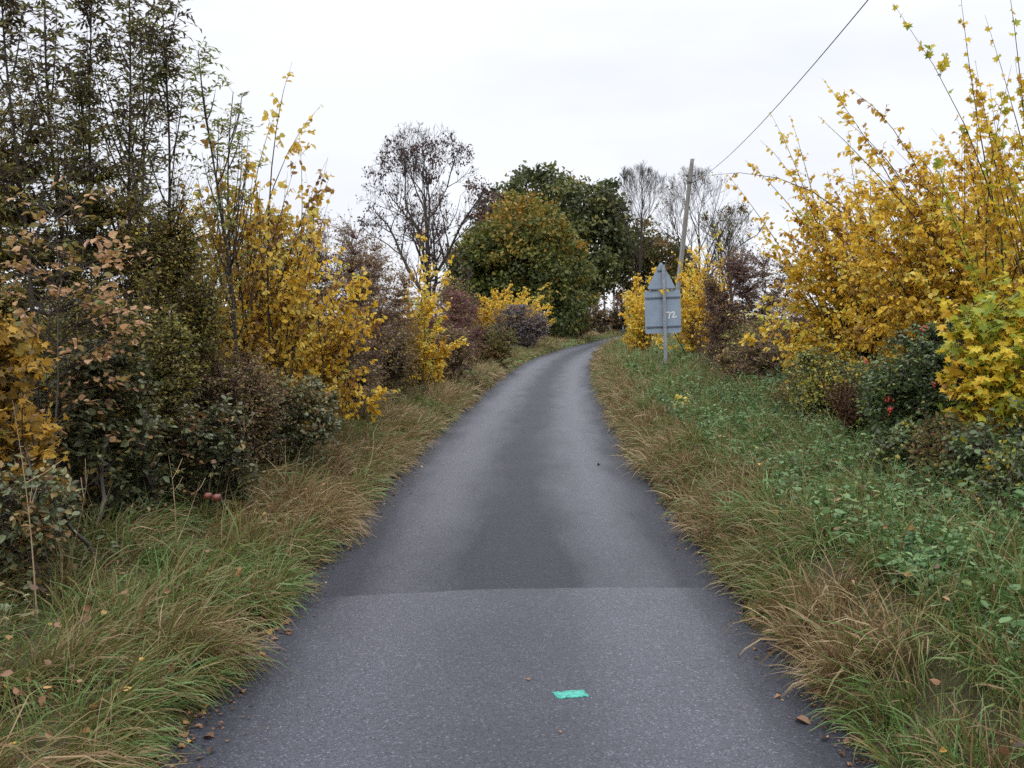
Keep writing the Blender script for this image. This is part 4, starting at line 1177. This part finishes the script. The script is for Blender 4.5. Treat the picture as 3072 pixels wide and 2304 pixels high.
def marker_post():
    p = at(623, 338, 62)
    z = float(ground_z(p[0], 62))
    root = empty('marker_post', (p[0], 62, z)); tag(root, 'thin dark marker post on the inside of the bend left of the sign', 'post')
    a = Acc(); box(a, -.05, .05, -.03, .03, -.1, 1.15, .02); a.build('shaft', M['iron'], root)
    a = Acc(); box(a, -.056, .056, -.036, -.0325, .85, 1.08, .015); a.build('reflector_panel', M['rail'], root)


marker_post()

# ------------------------------------------------------------------ paint mark
def build_paint():
    m, nt, out = new_mat('turquoise_spray')
    tc = nt.nodes.new('ShaderNodeTexCoord')
    v = nt.nodes.new('ShaderNodeTexVoronoi'); v.inputs['Scale'].default_value = 110
    nt.links.new(tc.outputs['Object'], v.inputs['Vector'])
    sepc = nt.nodes.new('ShaderNodeSeparateColor'); nt.links.new(v.outputs['Color'], sepc.inputs[0])
    r = ramp_node(nt, [(0, (.03, .12, .10)), (.22, (.045, .30, .24)), (1, (.06, .40, .31))])
    nt.links.new(sepc.outputs[0], r.inputs['Fac'])
    p = nt.nodes.new('ShaderNodeBsdfPrincipled'); p.inputs['Roughness'].default_value = .6
    b = nt.nodes.new('ShaderNodeBump'); b.inputs['Strength'].default_value = .5; b.inputs['Distance'].default_value = .005
    nt.links.new(v.outputs['Distance'], b.inputs['Height']); nt.links.new(b.outputs[0], p.inputs['Normal'])
    nt.links.new(r.outputs['Color'], p.inputs['Base Color']); nt.links.new(p.outputs[0], out.inputs['Surface'])
    rng = np.random.RandomState(5)
    pts = []
    for px, py in [(552.8, 692.2), (583.6, 689.8), (588.7, 696.4), (557.4, 698.3)]:
        d = at(px, py, 4.5) - np.array([0, 0, CAM_H]); k = (CAM_H - .036) / -d[2]
        pts.append((np.array([0, 0, CAM_H]) + d * k)[:2])
    pts = np.array(pts)
    ol = []
    for i in range(4):
        p0, p1 = pts[i], pts[(i + 1) % 4]
        for t in np.linspace(0, 1, 14)[:-1]:
            ol.append(p0 + (p1 - p0) * t + rng.normal(0, .0034, 2))
    ol = np.array(ol); c = ol.mean(0); n = len(ol)
    z = lambda q: road_top(q[:, 0], q[:, 1])
    inner = c + (ol - c) * .55
    V = np.concatenate([np.c_[ol, z(ol) + .0005], np.c_[c + (ol - c) * .985, z(ol) + .004], np.c_[inner, z(inner) + .0045], np.c_[c[None], z(c[None]) + .0045]])
    i = np.arange(n); j = (i + 1) % n
    a = Acc(); a.add(V, [np.stack([i, j, j + n, i + n], -1), np.stack([i + n, j + n, j + 2 * n, i + 2 * n], -1), np.stack([i + 2 * n, j + 2 * n, np.full(n, 3 * n)], -1)])
    o = a.build('paint_mark', m, None, True, (c[0], c[1], 0))
    tag(o, 'small turquoise sprayed rectangle on the grey tarmac', 'paint mark')


build_paint()


# ------------------------------------------------------------------ fallen leaves, litter, stalks, apples
def on_road(px, py):
    d = at(px, py, 4.5) - np.array([0, 0, CAM_H])
    k = (CAM_H - .02) / -d[2]
    p = np.array([0, 0, CAM_H]) + d * k
    return p[0], p[1]


def litter(seed=401):
    rng = np.random.RandomState(seed)
    acc = Acc()
    for side, n in ((-1, 3800), (1, 1700)):
        y = 3 + 32 * rng.uniform(size=n) ** 1.8
        e = -np.abs(rng.normal(0, .09, n)) + .06
        far = rng.uniform(size=n) < .07
        e = np.where(far, -np.abs(rng.normal(.05, .16, n)), e)
        x = road_x(y) + side * (HALF + e)
        z = np.where(e < -.005, road_top(x, y), np.maximum(ground_z(x, y), 0)) + .006
        a = rng.uniform(0, 2 * PI, n)
        s_ = rng.uniform(.012, .03, n) + .022 * (rng.uniform(size=n) < .12)
        leaves(acc, np.c_[x, y, z], np.c_[np.cos(a), np.sin(a), rng.uniform(0, .4, n)], nrm(UP + rng.normal(0, .35, (n, 3))), s_, s_ * .6, 'small', np.clip(rng.normal(.35, .25, n), 0, 1), curl=rng.uniform(-1, 3, n))
    for side, n in ((-1, 1500), (1, 700)):
        y = 3 + 30 * rng.uniform(size=n) ** 1.4; e = rng.uniform(.05, 2.2, n); x = road_x(y) + side * (HALF + e)
        z = ground_z(x, y) + rng.uniform(.02, .26, n)
        s_ = rng.uniform(.02, .05, n)
        leaves(acc, np.c_[x, y, z], rng.normal(size=(n, 3)) * np.array([1, 1, .4]), nrm(UP + rng.normal(0, .6, (n, 3))), s_, s_ * .7, 'oval', np.clip(rng.normal(.6, .28, n), 0, 1), curl=rng.uniform(-1, 4, n))
    o = acc.build('leaf_litter', M['litter'])
    tag(o, 'brown leaf litter along both tarmac edges and caught in the verge grass', 'leaf litter', kind='stuff')


litter()


def fallen(px, py, tone, size, kind, label, seed, group=None, curl=2.0):
    rng = np.random.RandomState(seed)
    x, y = on_road(px, py)
    z = float(road_top(np.array([x]), np.array([y]))[0]) + .004
    a = rng.uniform(0, 2 * PI)
    acc = Acc()
    tv, tf = LEAF[kind]
    leaves(acc, np.array([[x, y, z]]), np.array([[math.cos(a), math.sin(a), .12]]), np.array([[rng.normal(0, .15), rng.normal(0, .15), 1]]), np.array([size]), np.array([size * .75]), kind, tone, curl=np.array([curl]))
    d = np.array([math.cos(a), math.sin(a), 0.1])
    tubes(acc, np.array([[np.array([x, y, z]), np.array([x, y, z]) - d * size * .3, np.array([x, y, z]) - d * size * .55 + UP * .006]]), .0014, 4, tone * .7)
    o = acc.build('fallen_leaf', M['litter'], None, False, (x, y, z))
    tag(o, label, 'leaf', group)


FL = 'single fallen leaves on the tarmac'
for i, (px, py, tone, s, k, lab) in enumerate([
    (795, 717, .45, .075, 'oval', 'curled reddish brown fallen leaf on the wet tarmac near the bottom right grass'),
    (749, 613, .95, .05, 'oval', 'upright cream coloured fallen leaf at the right road edge'),
    (738, 611, .8, .025, 'small', 'tiny pale leaf just left of the cream fallen leaf'),
    (756, 646, .55, .035, 'small', 'small pinkish brown fallen leaf below the cream leaf at the right road edge'),
    (793, 652, .85, .05, 'oval', 'pale yellow green fallen leaf tucked under the right grass bank'),
    (258, 655, .95, .06, 'oval', 'yellow fallen leaf at the left road edge beside the overhanging tussock'),
    (288, 622, .5, .08, 'maple', 'curled rust brown fallen leaf at the left road edge'),
    (284, 629, .3, .05, 'oval', 'dark brown fallen leaf just below the rust one on the left road edge'),
    (205, 705, .9, .06, 'oval', 'yellow fallen leaf half under grass near the bottom left road edge'),
    (221, 724, .6, .035, 'small', 'small orange fallen leaf on tarmac near the bottom left'),
    (290, 633, .4, .045, 'small', 'brown fallen leaf lying nearest the joint at the left road edge'),
    (345, 536, .7, .08, 'maple', 'large tan fallen leaf by the left edge above the tarmac joint'),
    (327, 545, .5, .08, 'maple', 'large rusty fallen leaf in the left grass edge above the tarmac joint'),
    (600, 465, .15, .05, 'oval', 'dark fallen leaf alone on the right wheel track in the middle distance'),
    (527, 682, .55, .03, 'lance', 'thin reddish twig like leaf left of the turquoise mark'),
    (560, 735, .8, .02, 'small', 'tiny pale leaf scrap at the bottom centre of the lane'),
]):
    fallen(px, py, tone, s, k, lab, 410 + i, FL, curl=[2.5, 5, 1, 1.5][i % 4])


_r = np.random.RandomState(470)
for k in range(44):
    yy = 3.6 + 12 * _r.uniform() ** 1.5
    xx = float(road_x(yy)) - HALF + abs(_r.normal(.02, .10))
    v = np.array([xx, yy, .02]) - np.array([0, 0, CAM_H])
    dpt = v[1] * math.cos(PITCH) - v[2] * math.sin(PITCH)
    fallen(512 + FPX * v[0] / dpt, 384 - FPX * (v[1] * math.sin(PITCH) + v[2] * math.cos(PITCH)) / dpt, float(_r.uniform(.25, 1)), float(_r.uniform(.035, .065)), 'oval' if k % 3 else 'maple',
           'small brown or yellow fallen leaf among the litter along the left road edge', 480 + k, 'fallen leaves along the left road edge', float(_r.uniform(1, 5)))


def stalk(px, py, Y, top_px, top_py, label, seed, tone=.8, r=.004, docks=0, group='dead stalks on the verges'):
    rng = np.random.RandomState(seed)
    t2 = at(top_px, top_py, Y)
    b = at(px, py, Y)
    x = b[0]; base = np.array([x, Y, float(ground_z(x, Y)) - .01])
    K = 9
    t = np.linspace(0, 1, K)
    P = base + (t2 - base) * t[:, None] + np.c_[np.sin(t * 3) * .02, 0 * t, 0 * t]
    acc = Acc()
    tubes(acc, P[None], (r * (1.2 - t))[None], 5, tone)
    nb = 3 + docks
    S = P[rng.randint(3, K - 1, nb)]
    E = S + np.c_[rng.normal(0, .05, nb), rng.normal(0, .05, nb), rng.uniform(.05, .15, nb)] * (1 + docks * .07)
    tubes(acc, np.stack([S, (S + E) / 2 + UP * -.01, E], 1), r * .5, 4, tone)
    if docks:
        for e_, s_ in zip(E, S):
            m = 90
            q = s_ + (e_ - s_) * rng.uniform(.1, 1.1, (m, 1)) + rng.normal(0, .012, (m, 3))
            leaves(acc, q, rng.normal(size=(m, 3)), rng.normal(size=(m, 3)), .02, .017, 'diamond', np.clip(rng.normal(.2, .15, m), 0, 1))
    o = acc.build('dead_stalk', M['dead'], None, True, base)
    tag(o, label, 'dry stalk', group)


stalk(862, 478, 9.2, 826, 395, 'thick leaning cluster of rusty dead dock below the golden elm', 500, .3, .009, 14)
stalk(858, 455, 9.3, 838, 400, 'dark dead dock stem upright beside the leaning rusty one', 501, .15, .007, 8)
stalk(840, 440, 9.6, 848, 388, 'dark thin dead stem under the lowest yellow leaves at the right', 502, .1, .006, 3)
stalk(704, 350, 22.5, 689, 322, 'dark rusty dead dock spike leaning left just left of the sign post', 503, .15, .02, 6)
for i, (px, py, Y, tx, ty, lab) in enumerate([(890, 480, 8.6, 884, 418, 'pale upright dry stalk in front of the hawthorn'), (936, 510, 7.6, 942, 440, 'tall pale dry stalk right of the upright one, by the berries'), (905, 520, 7.6, 1000, 418, 'pale dry stem slanting up to the right through the hawthorn'),
                                              (60, 540, 5.6, 88, 470, 'pale dry stalk slanting right by the left bramble'), (160, 560, 6.0, 200, 480, 'long pale dry stalk slanting right in the left verge'), (175, 530, 6.6, 168, 455, 'thin upright pale stalk below the left bramble'),
                                              (240, 500, 8.2, 243, 405, 'single tall pale stalk at the foot of the yellow elm, left verge'), (35, 560, 5.0, 12, 400, 'tall thin pale stalk at the left edge of the picture'), (330, 440, 12, 345, 385, 'short pale stalk in the straw grass left of the lane')]):
    stalk(px, py, Y, tx, ty, lab, 510 + i, .95, .0038)


def seedling():
    rng = np.random.RandomState(77)
    b = at(686, 440, 13.2); base = np.array([b[0], 13.2, float(ground_z(b[0], 13.2))])
    root = empty('elm_seedling', base); tag(root, 'small lone yellow green elm seedling in the right grass bank', 'seedling')
    top = at(683, 392, 13.2); w, f = Acc(), Acc()
    t = np.linspace(0, 1, 7)
    P = base + (top - base) * t[:, None]
    tubes(w, P[None], .005, 5, .4)
    n = 26
    q = rng.uniform(.35, 1, n)
    a = rng.uniform(0, 2 * PI, n)
    pos = base + (top - base) * q[:, None] + np.c_[np.cos(a), np.sin(a), 0 * a] * rng.uniform(.01, .10, n)[:, None]
    leaves(f, pos, np.c_[np.cos(a), np.sin(a), -rng.uniform(.2, 1, n)], nrm(UP + rng.normal(0, .4, (n, 3))), rng.uniform(.05, .075, n), rng.uniform(.035, .05, n), 'oval', rng.uniform(.7, 1, n))
    w.build('stem', M['bark'], root, True, base); f.build('foliage', M['elm'], root, False, base)


seedling()


def apple(px, py, Y, r, label):
    p = at(px, py, Y)
    th = np.linspace(0, PI, 13); ph = np.arange(18) * 2 * PI / 18
    prof = 1 - .22 * np.exp(-(th / .38) ** 2) - .12 * np.exp(-((PI - th) / .35) ** 2)
    V = np.array([(r * prof[i] * math.sin(a) * math.cos(b), r * prof[i] * math.sin(a) * math.sin(b), r * .93 * prof[i] * math.cos(a)) for i, a in enumerate(th) for b in ph])
    i = np.arange(12)[:, None] * 18; j = np.arange(18)[None]; j2 = (j + 1) % 18
    root = empty('apple', p); tag(root, label, 'apple', 'red apples in the left verge')
    a = Acc(); a.add(V, [np.stack([i + j, i + 18 + j, i + 18 + j2, i + j2], -1).reshape(-1, 4)])
    a.build('fruit', M['apple'], root, True)
    a = Acc(); tubes(a, np.array([[(0, 0, r * .7), (.006, 0, r * 2.5), (.03, .03, r * 7)]]), .0018, 5, .2)
    a.build('stalk', M['bark'], root, True)


apple(208, 496, 6.1, .026, 'small red apple hanging in the left verge grass, left one of a touching pair')
apple(217, 497.5, 6.08, .028, 'small red apple hanging in the left verge grass, right one of a touching pair')
apple(53, 489, 5.5, .023, 'dull dark red apple in the shade at the far left under the golden shrub')

# ------------------------------------------------------------------ light and sky
SUN_EL, SUN_AZ = math.radians(50), math.radians(200)
sd = bpy.data.lights.new('sun', 'SUN'); sd.energy = .8; sd.angle = math.radians(25); sd.color = (1, .97, .93)
so = bpy.data.objects.new('sun', sd); C.objects.link(so)
so.rotation_euler = (PI / 2 - SUN_EL, 0, PI - SUN_AZ)
w = bpy.data.worlds.new('World'); sc.world = w; w.use_nodes = True
nt = w.node_tree
for n in list(nt.nodes): nt.nodes.remove(n)
N, Lk = nt.nodes.new, nt.links.new
out = N('ShaderNodeOutputWorld'); bg = N('ShaderNodeBackground'); bg.inputs['Strength'].default_value = .142
sky = N('ShaderNodeTexSky'); sky.sky_type = 'NISHITA'; sky.sun_disc = False; sky.sun_elevation = SUN_EL; sky.sun_rotation = SUN_AZ
tc = N('ShaderNodeTexCoord')
sp = N('ShaderNodeSeparateXYZ'); Lk(tc.outputs['Generated'], sp.inputs[0])
mr = N('ShaderNodeFloatCurve')
cv = mr.mapping.curves[0]
for k_, (a_, b_) in enumerate([(0, .292), (.35, .318), (1, .98)]):      # overcast: the zenith is brighter than the horizon
    if k_ < 2: cv.points[k_].location = (a_, b_)
    else: cv.points.new(a_, b_)
mr.mapping.update()
Lk(sp.outputs[2], mr.inputs['Value'])
m25 = N('ShaderNodeMath'); m25.operation = 'MULTIPLY'; m25.inputs[1].default_value = 25.0; Lk(mr.outputs[0], m25.inputs[0])
mp = N('ShaderNodeMapping'); mp.inputs['Scale'].default_value = (1.5, 1.5, 5.0); Lk(tc.outputs['Generated'], mp.inputs['Vector'])
nz = N('ShaderNodeTexNoise'); nz.inputs['Scale'].default_value = 2.2; nz.inputs['Detail'].default_value = 5; Lk(mp.outputs[0], nz.inputs['Vector'])
cr = ramp_node(nt, [(.36, (.935, .955, 1.03)), (.6, (1.03, 1.05, 1.11))]); Lk(nz.outputs['Fac'], cr.inputs['Fac'])
vm = N('ShaderNodeVectorMath'); vm.operation = 'SCALE'; Lk(cr.outputs['Color'], vm.inputs[0]); Lk(m25.outputs[0], vm.inputs['Scale'])
mx = N('ShaderNodeMix'); mx.data_type = 'RGBA'; mx.inputs[0].default_value = .94
Lk(sky.outputs['Color'], mx.inputs[6]); Lk(vm.outputs[0], mx.inputs[7])
Lk(mx.outputs[2], bg.inputs['Color']); Lk(bg.outputs[0], out.inputs['Surface'])

sc.view_settings.view_transform = 'Standard'
sc.view_settings.look = 'None'
sc.view_settings.exposure = 0.0
sc.view_settings.gamma = 1.0
cy = sc.cycles
sc.render.engine = 'CYCLES'
cy.max_bounces = 5; cy.diffuse_bounces = 3; cy.glossy_bounces = 2; cy.transmission_bounces = 3; cy.transparent_max_bounces = 4
cy.caustics_reflective = False; cy.caustics_refractive = False
cy.use_adaptive_sampling = True; cy.adaptive_threshold = .02
cy.use_denoising = False
sc.render.use_persistent_data = False
print('script built in', round(time.time() - T00, 1), 's;', sum(len(o.data.polygons) for o in C.objects if o.type == 'MESH'), 'faces')
